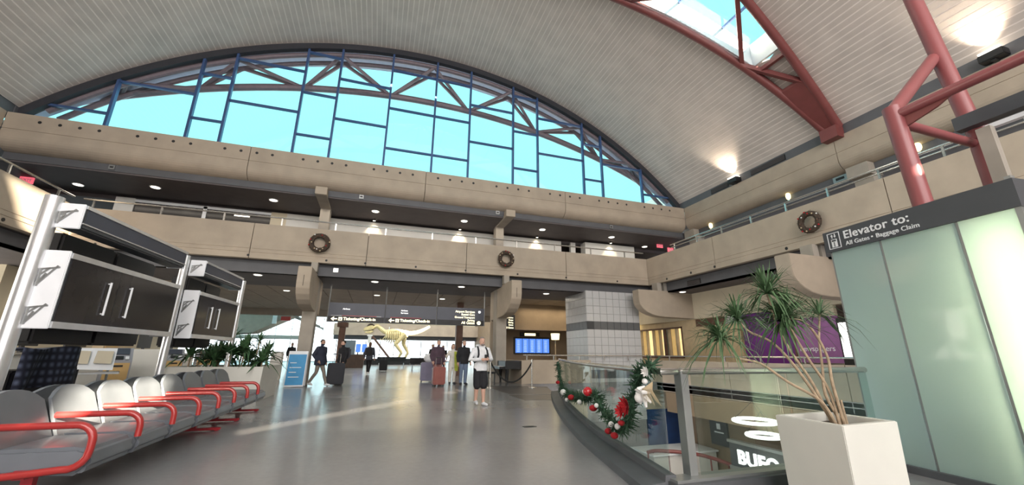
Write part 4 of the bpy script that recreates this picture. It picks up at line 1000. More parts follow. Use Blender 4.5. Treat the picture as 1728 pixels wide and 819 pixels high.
text('lettering', 'Airlines', .10, M['lit_white'], hsn, (.95, 19.195, 3.12), (1, 0, 0), (0, 0, 1)); text('lettering', 'Services', .10, M['lit_white'], hsn, (.95, 19.195, 3.01), (1, 0, 0), (0, 0, 1))
for i, (s, sz) in enumerate([('Airport Services', .145), ('Rental Cars', .14), ('Ground Transport', .13), ('Parking', .12)]):
    text('lettering', s, sz, M['lit_print'], hsn, (4.45, 19.19, 3.17-.135*i), (1, 0, 0), (0, 0, 1), 'RIGHT')
text('lettering', 'All Gates', .175, M['lit_print'], hsn, (4.45, 19.183, 2.63), (1, 0, 0), (0, 0, 1), 'RIGHT')
build('dot', MB().tube([(4.68, 19.186, 3.22), (4.68, 19.2, 3.22)], .06, 14), M['lit_white'], hsn)
build('dot', MB().tube([(4.66, 19.18, 2.69), (4.66, 19.19, 2.69)], .09, 14), M['lit_print'], hsn); arrow(4.66, 2.69, 1.0, 1)
s2 = thing('hanging_sign', 'small black hanging sign with lit lines beside the right column', 'sign', (6.2, 19.1, 2.4))
build('panel', MB().box((5.92, 19.1, 2.42), (6.5, 19.22, 3.14)), M['black'], s2, bevel=.01)
for x in (6.0, 6.42): build('hanger_pole', MB().tube([(x, 19.16, 3.14), (x, 19.16, 4.24)], .015, 6), M['steel_dark'], s2)
for i, s in enumerate(['Restrooms', 'Shops', 'Dining', 'Gates']): text('lettering', s, .10, M['lit_print'], s2, (6.40, 19.095, 2.97-.12*i), (1, 0, 0), (0, 0, 1), 'RIGHT')
text('lettering', 'All Gates', .12, M['lit_print'], s2, (6.42, 19.095, 2.47), (1, 0, 0), (0, 0, 1), 'RIGHT')

# ================================================================== GROUND FLOOR, RIGHT OF THE COLUMNS
wb = struct('wall_back')
build('fascia', MB().box((7.0, 24.0, 2.72), (14.9, 24.3, 4.3)), M['brown_wall'], wb)
build('panel', MB().box((7.4, 26.3, 0), (14.9, 26.5, 4.3)), M['brown_wall'], wb)
build('return_panel', MB().box((7.2, 24.2, 0), (7.45, 26.4, 4.3)), M['brown_wall'], wb)
fid = thing('departure_board', 'bank of blue lit flight screens on the brown wall beyond the piano', 'screen', (10.1, 26.2, 1.3))
build('frame', MB().box((8.85, 26.18, 1.25), (11.5, 26.3, 2.36)), M['black'], fid)
for k in range(5):
    x = 8.95+k*.5
    sc = build('screen', MB().box((x, 26.16, 1.33), (x+.46, 26.18, 2.26)), M['blue_screen'], fid)
    for j in range(9): build('row', MB().box((x+.10, 26.155, 1.40+j*.09), (x+.30, 26.16, 1.43+j*.09)), M['screen_text'], sc)
lb = thing('lit_sign', 'small gold lit sign strip above the blue flight screens', 'sign', (10.0, 26.2, 2.5))
build('case', MB().box((9.3, 26.15, 2.42), (10.7, 26.3, 2.68)), M['black'], lb); build('face', MB().box((9.6, 26.14, 2.46), (10.4, 26.15, 2.63)), M['lamp_warm'], lb)
for x, y, z, n in ((10.0, 22.0, 2.25, 'left of the tiled pillar'), (14.86, 20.9, 2.85, 'right of the tiled pillar by the curtained window')):
    t = thing('drum_lamp', 'warm glowing drum lamp '+n, 'light', (x, y, z))
    build('shade', MB().lathe([(.22, -.18), (.26, .18)], (x, y, z), 16), M['lamp_warm'], t, smooth=True)
    build('bracket', MB().box((x-.02, y-.02, z-.5 if x < 12 else z-.25), (x+.02, y+.02, z-.18)), M['steel_dark'], t)
    if x < 12: build('stem', MB().tube([(x, y, 0), (x, y, z-.4)], .03, 8), M['tan'], t); build('foot', MB().lathe([(.2, 0), (.18, .04)], (x, y, 0), 16), M['tan'], t)
# golden curtained window in the right store wall
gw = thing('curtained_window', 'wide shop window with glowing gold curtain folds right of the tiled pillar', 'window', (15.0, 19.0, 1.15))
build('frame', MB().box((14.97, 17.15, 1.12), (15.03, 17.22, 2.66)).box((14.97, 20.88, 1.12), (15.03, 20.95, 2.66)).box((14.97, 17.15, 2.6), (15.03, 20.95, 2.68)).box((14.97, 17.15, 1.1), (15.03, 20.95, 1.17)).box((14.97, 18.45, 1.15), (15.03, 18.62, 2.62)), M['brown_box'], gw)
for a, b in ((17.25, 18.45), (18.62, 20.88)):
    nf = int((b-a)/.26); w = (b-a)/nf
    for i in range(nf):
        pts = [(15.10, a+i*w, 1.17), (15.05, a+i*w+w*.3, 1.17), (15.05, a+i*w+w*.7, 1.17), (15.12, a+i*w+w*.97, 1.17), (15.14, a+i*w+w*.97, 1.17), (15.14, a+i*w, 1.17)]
        build('curtain_fold', MB().prism(pts, (0, 0, 1.43)), M['tan'] if i % 2 else M['glow_gold'] if i % 4 == 0 else M['gold_curtain'], gw)  # fold tones alternate and glow, light and shade put into the cloth
# purple shop front
ps = thing('storefront', 'purple shop front with a strip of white lettering behind the dracaena', 'shop', (14.95, 11.5, 0))
build('panel', MB().box((14.92, 11.2, .95), (15.05, 13.4, 2.96)), M['purple'], ps)
build('panel', MB().box((14.92, 9.62, 1.02), (15.05, 11.17, 2.6)), M['mauve'], ps)
build('lower_panel', MB().box((14.92, 9.6, 0), (15.05, 13.4, .95)), M['cream_wall'], ps)
build('mullion', MB().box((14.88, 11.15, 0), (15.06, 11.22, 2.96)), M['brown_box'], ps)
build('header', MB().box((14.9, 9.6, 2.6), (15.05, 11.2, 2.98)), M['cream_wall'], ps)
text('lettering', 'newspapers', .26, M['white_print'], ps, (14.915, 11.05, 1.42), (0, -1, 0), (0, 0, 1))
wp = thing('wall_panel_sign', 'plain white square panel on the wall left of the purple shop front', 'panel', (14.97, 14.1, 2.6))
build('board', MB().box((14.95, 13.5, 2.62), (15.0, 14.3, 2.97)), M['white_wall'], wp); build('dark_board', MB().box((14.95, 14.35, 2.62), (15.0, 16.1, 2.95)), M['brown_box'], wp)
bw_ = thing('bright_window', 'tall narrow bright window with a dark frame beside the elevator glass', 'window', (14.95, 9.3, 1.2))
for k in range(2): build('pane', MB().box((14.9, 9.05+.28*k, 1.2), (14.93, 9.28+.28*k, 2.35)), M['lit_white'], bw_)  # panes glow by themselves, brightness put into the material
build('frame', MB().box((14.92, 8.9, .9), (14.98, 9.62, 2.5)), M['black'], bw_)
lpn = thing('notice_stand', 'pale green curved panel with a white P notice under the handrail', 'panel', (14.5, 12.7, 0))
build('panel', MB().box((13.9, 11.9, 0), (14.0, 13.2, .72)), mat('pale_green_panel', (.52, .62, .45), .4, var=.05), lpn)
build('notice', MB().box((13.88, 12.95, .42), (13.9, 13.4, .74)), M['white_wall'], lpn)
text('lettering', 'PLA', .2, M['steel_dark'], lpn, (13.875, 13.3, .48), (0, -1, 0), (0, 0, 1))

# grand piano and rope barrier
pn = thing('grand_piano', 'black grand piano behind the rope barrier near the right column', 'piano', (6.3, 17.6, 0))
outl = [(5.35, 17.0), (6.0, 16.95), (6.55, 17.1), (6.85, 17.35), (6.9, 17.7), (6.7, 18.1), (6.1, 18.35), (5.35, 18.4)]
build('case', MB().prism([(x, y, .62) for x, y in outl], (0, 0, .30)), M['piano'], pn, bevel=.01)
build('lid', MB().prism([(x, y, .925) for x, y in outl], (0, 0, .025)), M['piano'], pn)
build('keyboard', MB().box((5.1, 17.05, .62), (5.36, 18.35, .72)), M['piano'], pn); build('key_bed', MB().box((5.14, 17.15, .72), (5.33, 18.25, .735)), M['bauble_white'], pn)
for x, y in ((5.5, 17.15), (5.5, 18.2), (6.6, 17.55)): build('leg', MB().lathe([(.05, 0), (.04, .1), (.06, .4), (.09, .62)], (x, y, 0), 10), M['piano'], pn)
build('pedal_lyre', MB().box((5.6, 17.6, .06), (5.7, 17.8, .62)), M['piano'], pn)
st = thing('piano_bench', 'low dark piano bench at the keyboard end', 'bench', (4.85, 17.7, 0))
build('seat', MB().box((4.65, 17.3, .42), (5.02, 18.1, .5)), M['piano'], st, bevel=.01)
for x in (4.69, 4.98):
    for y in (17.35, 18.05): build('leg', MB().box((x-.02, y-.02, 0), (x+.02, y+.02, .42)), M['piano'], st)
def stanchion(x, y, label):
    t = thing('stanchion', label, 'post', (x, y, 0), group=None)
    build('base', MB().lathe([(.17, 0), (.17, .02), (.05, .04)], (x, y, 0), 16), M['steel'], t, smooth=True)
    build('pole', MB().tube([(x, y, .03), (x, y, .98)], .03, 10), M['steel'], t, smooth=True)
    build('cap', MB().lathe([(.03, .96), (.045, .97), (.045, 1.04), (.0, 1.07)], (x, y, 0), 12), M['steel'], t, smooth=True)
stanchion(4.27, 15.45, 'steel rope stanchion just behind the man in the white hoodie')
stanchion(5.82, 15.05, 'steel rope stanchion in front of the concrete low wall')
rp_ = MB(); a, b = Vector((4.27, 15.45, .93)), Vector((5.82, 15.05, .93))
rp_.tube([a.lerp(b, k/16)+Vector((0, 0, -.72*(1-(2*k/16-1)**2))) for k in range(17)], .03, 8)
t = tag(build('barrier_rope', rp_, M['rope'], None, smooth=True), 'black velvet rope sagging between the two steel stanchions', 'rope')

# ================================================================== LOWER LEVEL
bs = thing('store_sign', 'dark shop sign with big white lit letters BUFO on the lower level', 'sign', (12.4, 11.0, -2.6))
build('board', MB().box((12.42, 8.6, -2.5), (12.6, 12.45, -1.75)), M['sign_grey'], bs)
build('frame', MB().box((12.38, 8.6, -1.75), (12.6, 12.5, -1.66)).box((12.38, 8.6, -2.62), (12.6, 12.5, -2.5)), M['steel_dark'], bs)
text('lettering', 'BUFO', .60, M['lit_white'], bs, (12.40, 12.12, -2.36), (0, -1, 0), (0, 0, 1), bold=.02, ext=.02, sp=1.08)
for i, (x, y, z, r) in enumerate(((11.8, 10.65, -.78, .62), (11.8, 10.4, -1.16, .48))):
    t = thing('ring_lamp', ('larger upper' if i == 0 else 'smaller lower')+' glowing white ring pendant lamp over the lower level shop', 'light', (x, y, z))
    build('ring', MB().tube([(x+r*math.cos(k*2*math.pi/32), y+r*math.sin(k*2*math.pi/32), z) for k in range(33)], .055, 8, cap=False), M['lit_white'], t, smooth=True)
    for k in range(3): build('cable', MB().tube([(x+r*math.cos(k*2.1), y+r*math.sin(k*2.1), z), (x, y, z+.6 if i == 0 else z+.7)], .006, 4), M['black'], t)
t = thing('blue_panel', 'deep blue wall panel on the lower level beyond the garland', 'panel', (13.6, 17.5, -3.1))
build('board', MB().box((12.7, 17.5, -3.1), (14.5, 17.58, -1.3)), M['blue_dark'], t)
t = thing('wall_poster', 'dark notice board with white crest on the lower level brown wall', 'poster', (14.5, 15.0, -2.5))
build('board', MB().box((14.5, 14.55, -2.5), (14.58, 15.5, -1.5)), M['sign_grey'], t); build('emblem', MB().box((14.49, 14.9, -1.85), (14.5, 15.1, -1.62)), M['white_print'], t)
build('text_line', MB().box((14.49, 14.75, -2.0), (14.5, 15.25, -1.95)), M['white_print'], t)
t = thing('lower_counter', 'long white counter on the lower level behind the red rail', 'counter', (12.5, 15, -4))
build('body', MB().box((11.2, 15.2, -4.0), (14.4, 16.6, -2.75)), M['white_wall'], t); build('top', MB().box((11.1, 15.1, -2.75), (14.45, 16.7, -2.68)), M['white_metal'], t)
t = thing('lower_rail', 'curved red balustrade on the lower level', 'railing', (12.6, 14, -4))
rpth = smooth_path([(11.0, 15.3, -2.6), (11.6, 15.4, -2.6), (12.6, 14.6, -2.6), (12.8, 13.4, -2.6), (12.5, 12.0, -2.6)], 6)
build('top_rail', MB().tube(rpth, .07, 8), M['red_steel'], t, smooth=True)
for k in range(0, len(rpth), 4): build('baluster', MB().tube([rpth[k], (rpth[k][0], rpth[k][1], -4.0)], .03, 6), M['red_steel'], t)
lamp('lower_level_light', 'AREA', (8.5, 10.5, -.6), 130, (1, .9, .72), (.25, .1, -1), shape='RECTANGLE', size=5, size_y=8)
lamp('shop_light', 'AREA', (14.2, 12.0, 2.9), 60, (1, .86, .6), (-.2, .1, -1), shape='RECTANGLE', size=1.0, size_y=12)
lamp('far_shop_light', 'AREA', (11.0, 23.2, 4.1), 60, (1, .85, .6), (0, 0, -1), shape='RECTANGLE', size=5, size_y=1)

# ================================================================== FAR CONCOURSE
ff = struct('wall_concourse')
build('parapet_panel', MB().box((-5.5, 58, 3.55), (1.5, 58.3, 5.05)).box((1.53, 58, 3.55), (11, 58.3, 5.05)).box((11.03, 58, 3.55), (24, 58.3, 5.05)), M['concrete'], ff)
build('soffit_board', MB().box((-5.5, 58.3, 3.6), (24, 64.5, 3.75)), M['dark_grey'], ff)
build('lower_beam', MB().box((-5.5, 59.0, 3.0), (24, 59.3, 3.6)), M['dark_grey'], ff)
build('upper_wall', MB().box((-5.5, 62, 5.0), (24, 62.3, 9.0)), M['cream_wall'], ff)
for i in range(24): build('window_mullion', MB().box((-23.5+i*2.0, 64.0, 0), (-23.4+i*2.0, 64.1, 3.1)), M['steel_dark'], ff)
build('window_rail', MB().box((-24, 64, 1.0), (24, 64.1, 1.08)), M['steel_dark'], ff); build('window_sill', MB().box((-24, 63.95, 0), (24, 64.15, .12)), M['white_metal'], ff)
for i in range(23): build('pane', MB().box((-23.4+i*2, 64.04, .1), (-21.5+i*2, 64.05, 3.1)), M['glass'], ff)
for i in range(9): build('tall_mullion', MB().box((-23.5+i*2.0, 64.0, 3.1), (-23.42+i*2.0, 64.1, 9.5)), M['white_metal'], ff)
for z in (4.4, 5.9, 7.4): build('tall_transom', MB().box((-24, 64.0, z), (-6.0, 64.1, z+.08)), M['white_metal'], ff)
build('right_wall', MB().box((14.0, 26.5, 0), (14.3, 60, 5.6)), M['brown_wall'], ff)
for x, y, m, n in ((-2.28, 30.0, 'brown_box', 'dark brown column behind the hanging sign, left'), (4.75, 24.6, 'brown_box', 'dark brown column behind the hanging sign, right'), (-.9, 57.5, 'white_wall', 'pale column under the far concourse parapet')):
    t = thing('column', n, 'column', (x, y, 0))
    build('shaft', MB().box((x-.2, y-.2, 0), (x+.2, y+.2, 4.3 if y < 50 else 3.6)), M[m], t, bevel=.02)
    build('capital', MB().box((x-.34, y-.3, 2.95 if y < 40 else 3.4), (x+.34, y+.3, 3.25 if y < 40 else 3.6)), M[m], t)
wreath('wreath', (-.9, 57.8, 4.6), (0, -1, 0), .55, 'tiny dark wreath on the beige parapet of the far concourse', 40, False)
sbuild('ceiling_sun_block', MB().box((-13.0, 33.3, 9.6), (24, 64, 9.9)), M['white_wall'])  # unseen roof slab added to keep sun off the far parapet
es = thing('escalator', 'sloping grey escalator underside in the bright far hall left of the left column', 'escalator', (-9, 38, 0))
build('truss', MB().prism([(-12.5, 37.5, 2.6), (-9.6, 37.5, 2.75), (-6.3, 37.5, 4.5), (-6.3, 37.5, 4.9), (-12.5, 37.5, 4.9)], (0, 2.0, 0)), M['concrete_dark'], es)
build('balustrade', MB().beam((-9.2, 37.3, 5.2), (-4.6, 37.3, 3.35), .08, .14), M['steel_dark'], es); build('balustrade', MB().beam((-9.6, 39.6, 5.2), (-4.6, 39.6, 3.3), .08, .14), M['steel_dark'], es)
build('landing', MB().box((-12.5, 37.4, 2.35), (-5.4, 39.6, 2.6)), M['white_wall'], es); build('newel', MB().box((-8.2, 37.2, 3.5), (-7.9, 37.4, 4.2)), M['white_metal'], es)
build('red_panel', MB().box((-7.6, 37.2, 3.75), (-6.9, 37.3, 4.1)), M['red_arm'], es)
for x in (-11.8, -6.0): build('post', MB().box((x-.1, 38.4, 0), (x+.1, 38.6, 2.36)), M['steel_dark'], es)

# dinosaur skeleton
tr = thing('dinosaur_skeleton', 'golden dinosaur skeleton cast on a black plinth in the far bright hall', 'skeleton', (2.4, 50, 0))
build('plinth', MB().box((-1.2, 48.3, 0), (6.2, 51.7, .62)), M['black'], tr, bevel=.03)
sp = smooth_path([(-.55, 50, 4.0), (-.1, 50, 4.25), (.35, 50, 4.0), (.9, 50, 3.65), (1.8, 50, 3.75), (2.6, 50, 3.7), (3.3, 50, 3.55), (4.2, 50, 3.6), (5.1, 50, 3.9), (6.0, 50, 4.4)], 6)
build('spine', MB().tube(sp, [.14+.14*math.sin(math.pi*i/len(sp)) for i in range(len(sp))], 8), M['bone'], tr, smooth=True)
for i in range(4, len(sp)-2, 2): build('vertebra', MB().box((sp[i][0]-.06, 49.9, sp[i][2]), (sp[i][0]+.06, 50.1, sp[i][2]+.32-.2*i/len(sp))), M['bone'], tr, bevel=.02)
build('skull', MB().prism([(-1.55, 49.7, 3.72), (-1.5, 49.7, 4.05), (-1.0, 49.7, 4.3), (-.55, 49.7, 4.38), (-.35, 49.7, 4.05), (-.6, 49.7, 3.85), (-1.0, 49.7, 3.78)], (0, .6, 0)), M['bone'], tr, bevel=.06, smooth=True)
build('jaw', MB().prism([(-1.4, 49.75, 3.48), (-1.35, 49.75, 3.62), (-.55, 49.75, 3.78), (-.4, 49.75, 3.66), (-.8, 49.75, 3.42)], (0, .5, 0)), M['bone'], tr, bevel=.04, smooth=True)
for s in (-1, 1):
    for k in range(8):
        x = 1.0+k*.24; L = 1.35-.08*abs(k-3)
        build('rib', MB().tube([(x, 50+.1*s, 3.7), (x+.02, 50+.52*s, 3.4), (x+.05, 50+.55*s, 3.7-L*.6), (x-.12, 50+.2*s, 3.7-L)], [.10, .095, .085, .05], 6), M['bone'], tr, smooth=True)
    build('thigh_bone', MB().tube([(3.1, 50+.35*s, 3.45), (2.6+.5*s, 50+.5*s, 2.25)], [.32, .22], 8), M['bone'], tr, smooth=True)
    build('shin_bone', MB().tube([(2.6+.5*s, 50+.5*s, 2.3), (3.3+.4*s, 50+.5*s, 1.3)], [.22, .15], 8), M['bone'], tr, smooth=True)
    build('foot_bone', MB().tube([(3.3+.4*s, 50+.5*s, 1.35), (3.0+.4*s, 50+.5*s, .75), (2.55+.4*s, 50+.5*s, .68)], [.16, .13, .08], 8), M['bone'], tr, smooth=True)
    build('arm_bone', MB().tube([(.9, 50+.3*s, 3.1), (.6, 50+.35*s, 2.7), (.35, 50+.3*s, 2.85)], [.06, .05, .03], 6), M['bone'], tr, smooth=True)
build('pelvis', MB().prism([(2.7, 49.75, 3.3), (3.0, 49.75, 3.9), (3.6, 49.75, 3.8), (3.5, 49.75, 3.1), (3.1, 49.75, 2.8)], (0, .5, 0)), M['bone'], tr, bevel=.05)
build('support_beam', MB().beam((-.5, 49.0, 3.1), (1.6, 48.6, .64), .12, .22), M['brown_box'], tr)

# ================================================================== LEFT BACKGROUND
def kiosk(x, y, rz, label):
    t = thing('ticket_kiosk', label, 'kiosk', (x, y, 0), rz, 'ticket kiosks')
    b = lambda n, mb, m, **k: build(n, mb, m, t, local=True, **k)
    b('cabinet', MB().prism([(-.3, -.22, 0), (-.3, .25, 0), (-.3, .25, 1.25), (-.3, .0, 1.34), (-.3, -.22, .98)], (.6, 0, 0)), M['kiosk_grey'])
    b('front_panel', MB().box((-.26, -.25, .04), (.26, -.22, .93)), M['kiosk_tan'])
    b('slot', MB().box((-.12, -.262, .82), (.12, -.25, .87)), M['black'])
    b('screen', MB().prism([(-.22, -.135, 1.16), (.22, -.135, 1.16), (.22, -.03, 1.325), (-.22, -.03, 1.325)], (0, -.015, .01)), M['navy_panel'])
    b('reader', MB().prism([(-.1, -.215, 1.02), (.1, -.215, 1.02), (.1, -.165, 1.10), (-.1, -.165, 1.10)], (0, -.03, .02)), M['black'])
    b('keypad', MB().prism([(.14, -.215, 1.02), (.22, -.215, 1.02), (.22, -.165, 1.10), (.14, -.165, 1.10)], (0, -.02, .012)), M['white_metal'])
    b('base', MB().box((-.34, -.28, 0), (.34, .3, .04)), M['black'])
    return t
kiosk(-7.05, 14.9, R(32), 'tan and grey ticket kiosk left of the plain white board')
kiosk(-7.0, 18.2, R(30), 'tan and grey ticket kiosk just right of the second display pole')
kiosk(-6.9, 20.8, R(28), 'tan and grey ticket kiosk partly behind the low planter foliage')
t = thing('white_board', 'plain off white upright board between two tan kiosks', 'board', (-7.0, 16.6, 0))
build('board', MB().box((-7.5, 16.5, .1), (-6.6, 16.58, 1.32), R(15)), M['planter'], t, bevel=.03); build('foot', MB().box((-7.4, 16.3, 0), (-6.7, 16.8, .1), R(15)), M['steel_dark'], t)
t = thing('easel_board', 'white slanted easel board with two beige notices behind the seat row', 'board', (-6.5, 12.8, 0))
build('board', MB().prism([(-6.95, 12.5, .84), (-6.15, 12.9, .80), (-6.25, 13.1, 1.32), (-7.0, 12.7, 1.32)], (.02, -.03, 0)), M['white_metal'], t)
for a in (0, .36): build('notice', MB().prism([(-6.83+a, 12.54+a*.5, .97), (-6.55+a, 12.68+a*.5, .95), (-6.6+a, 12.78+a*.5, 1.25), (-6.86+a, 12.65+a*.5, 1.26)], (.02, -.035, 0)), M['cream_wall'], t)
for x, y in ((-6.9, 12.75), (-6.3, 13.05)): build('leg', MB().beam((x, y, 0), (x+.02, y-.05, .95), .04, .04), M['steel_dark'], t)
build('shelf', MB().box((-7.0, 12.4, .72), (-6.0, 13.2, .76), R(25)), M['steel_dark'], t)
# ticket counter with monitors
tcn = thing('ticket_counter', 'long pale ticket counter far behind the display stands', 'counter', (-9.3, 17, 0))
build('body', MB().box((-9.7, 9.5, 0), (-9.1, 26, 1.15)), M['white_wall'], tcn); build('top', MB().box((-9.8, 9.4, 1.15), (-9.0, 26.1, 1.2)), M['steel'], tcn)
for k in range(7):
    y = 11+k*2.1
    t = thing('counter_monitor', 'black monitor on the long ticket counter, number %s from its near end' % ['one', 'two', 'three', 'four', 'five', 'six', 'seven'][k], 'monitor', (-9.4, y, 1.2), group='counter monitors')
    build('screen', MB().box((-9.42, y-.5, 1.38), (-9.36, y+.5, 1.95)), M['black'], t, bevel=.01); build('stand', MB().box((-9.44, y-.06, 1.2), (-9.38, y+.06, 1.4)), M['black'], t); build('foot', MB().box((-9.52, y-.15, 1.2), (-9.3, y+.15, 1.215)), M['black'], t)
t = thing('tall_case', 'tan tall cabinet between the display stands in the background', 'cabinet', (-8.6, 17.6, 0))
build('body', MB().box((-9.0, 17.4, 1.2), (-8.7, 19.2, 2.1)), M['tan'], t); build('door', MB().box((-8.7, 17.5, 1.25), (-8.68, 18.2, 2.05)), M['kiosk_tan'], t)
# luggage trolley under a plaid blanket
lt = thing('luggage_trolley', 'brown suitcase trolley with a pale tube handle behind the rear seats', 'trolley', (-5.35, 8.05, 0))
build('deck', MB().box((-5.9, 7.6, .16), (-4.95, 10.3, .22)), M['steel_dark'], lt)
build('case', MB().box((-5.55, 7.72, .22), (-5.15, 8.25, 1.18)), M['brown_box'], lt, bevel=.03); build('case', MB().box((-5.75, 8.4, .22), (-5.2, 9.9, .95)), M['case_black'], lt, bevel=.03)
build('handle', MB().tube([(-5.0, 7.66, .2), (-5.0, 7.66, 1.12), (-5.0, 7.76, 1.2), (-5.0, 7.9, 1.2)], .02, 8), M['white_metal'], lt, smooth=True)
for x in (-5.8, -5.05):
    for y in (7.7, 10.2): build('wheel', MB().tube([(x-.02, y, .08), (x+.02, y, .08)], .08, 12), M['black'], lt)
pm = MB(); nu, nv = 13, 8
for j in range(nv):
    for i in range(nu):
        u, v = i/(nu-1), j/(nv-1); pm.v.append((-5.10+.05*math.sin(u*9+v)-.12*v*0+.04*v*math.sin(u*14), 8.3+1.25*u+.05*v-.12*v*(1-u), 1.30-.62*v-.03*math.sin(u*6)*(1-v)))
for j in range(nv-1):
    for i in range(nu-1): pm.f.append((j*nu+i, j*nu+i+1, (j+1)*nu+i+1, (j+1)*nu+i))
k = len(pm.v)
for i in range(nu): pm.v.append((-5.75, 8.3+1.25*i/(nu-1), 1.26))
for i in range(nu-1): pm.f.append((i, i+1, k+i+1, k+i))
o = build('plaid_blanket', pm, M['plaid_navy'], None, smooth=True); so = o.modifiers.new('thick', 'SOLIDIFY'); so.thickness = .015
tag(o, 'navy plaid blanket draped over the luggage trolley', 'blanket')
# blue floor sign
fs = thing('floor_sign', 'sky blue A-frame floor sign with white edge in front of the left column', 'sign', (-2.78, 17.6, 0))
build('front_board', MB().prism([(-3.12, 17.4, .02), (-2.46, 17.4, .02), (-2.46, 17.58, 1.30), (-3.12, 17.58, 1.30)], (0, .03, 0)), M['white_metal'], fs)
build('poster', MB().prism([(-3.09, 17.40, .08), (-2.49, 17.40, .08), (-2.49, 17.555, 1.18), (-3.09, 17.555, 1.18)], (0, -.012, 0)), M['blue_poster'], fs)
build('rear_board', MB().prism([(-3.12, 17.86, .02), (-2.46, 17.86, .02), (-2.46, 17.64, 1.30), (-3.12, 17.64, 1.30)], (0, .03, 0)), M['white_metal'], fs)
for i, w in enumerate((.36, .25, .40, .22)):
    z = .35+.17*i; y = 17.40+(z-.08)*.141-.016
    build('text_line', MB().box((-3.02, y, z), (-3.02+w, y+.008, z+.025)), M['white_print'], fs)
# bins, info kiosks behind
t = thing('white_pedestal', 'white pedestal stand at the end of the low planter', 'stand', (-4.2, 22, 0))
build('body', MB().box((-4.6, 21.7, 0), (-4.15, 22.2, 1.25)), M['white_wall'], t, bevel=.03); build('cap', MB().box((-4.62, 21.68, 1.25), (-4.13, 22.22, 1.3)), M['white_metal'], t)
t = thing('info_desk', 'grey and brown info desk with blue lit screens behind the dark travellers', 'desk', (-1.9, 38, 0))
build('desk', MB().box((-2.9, 37.8, 0), (-.9, 38.6, 1.1)), M['brown_box'], t); build('tower', MB().box((-2.9, 38.0, 1.1), (-1.7, 38.5, 2.3)), M['kiosk_grey'], t)
for k in range(2): build('screen', MB().box((-1.65+.5*k, 38.0, 1.3), (-1.25+.5*k, 38.08, 2.0)), M['blue_screen'], t); build('screen_post', MB().box((-1.5+.5*k, 38.02, 1.1), (-1.4+.5*k, 38.06, 1.3)), M['black'], t)

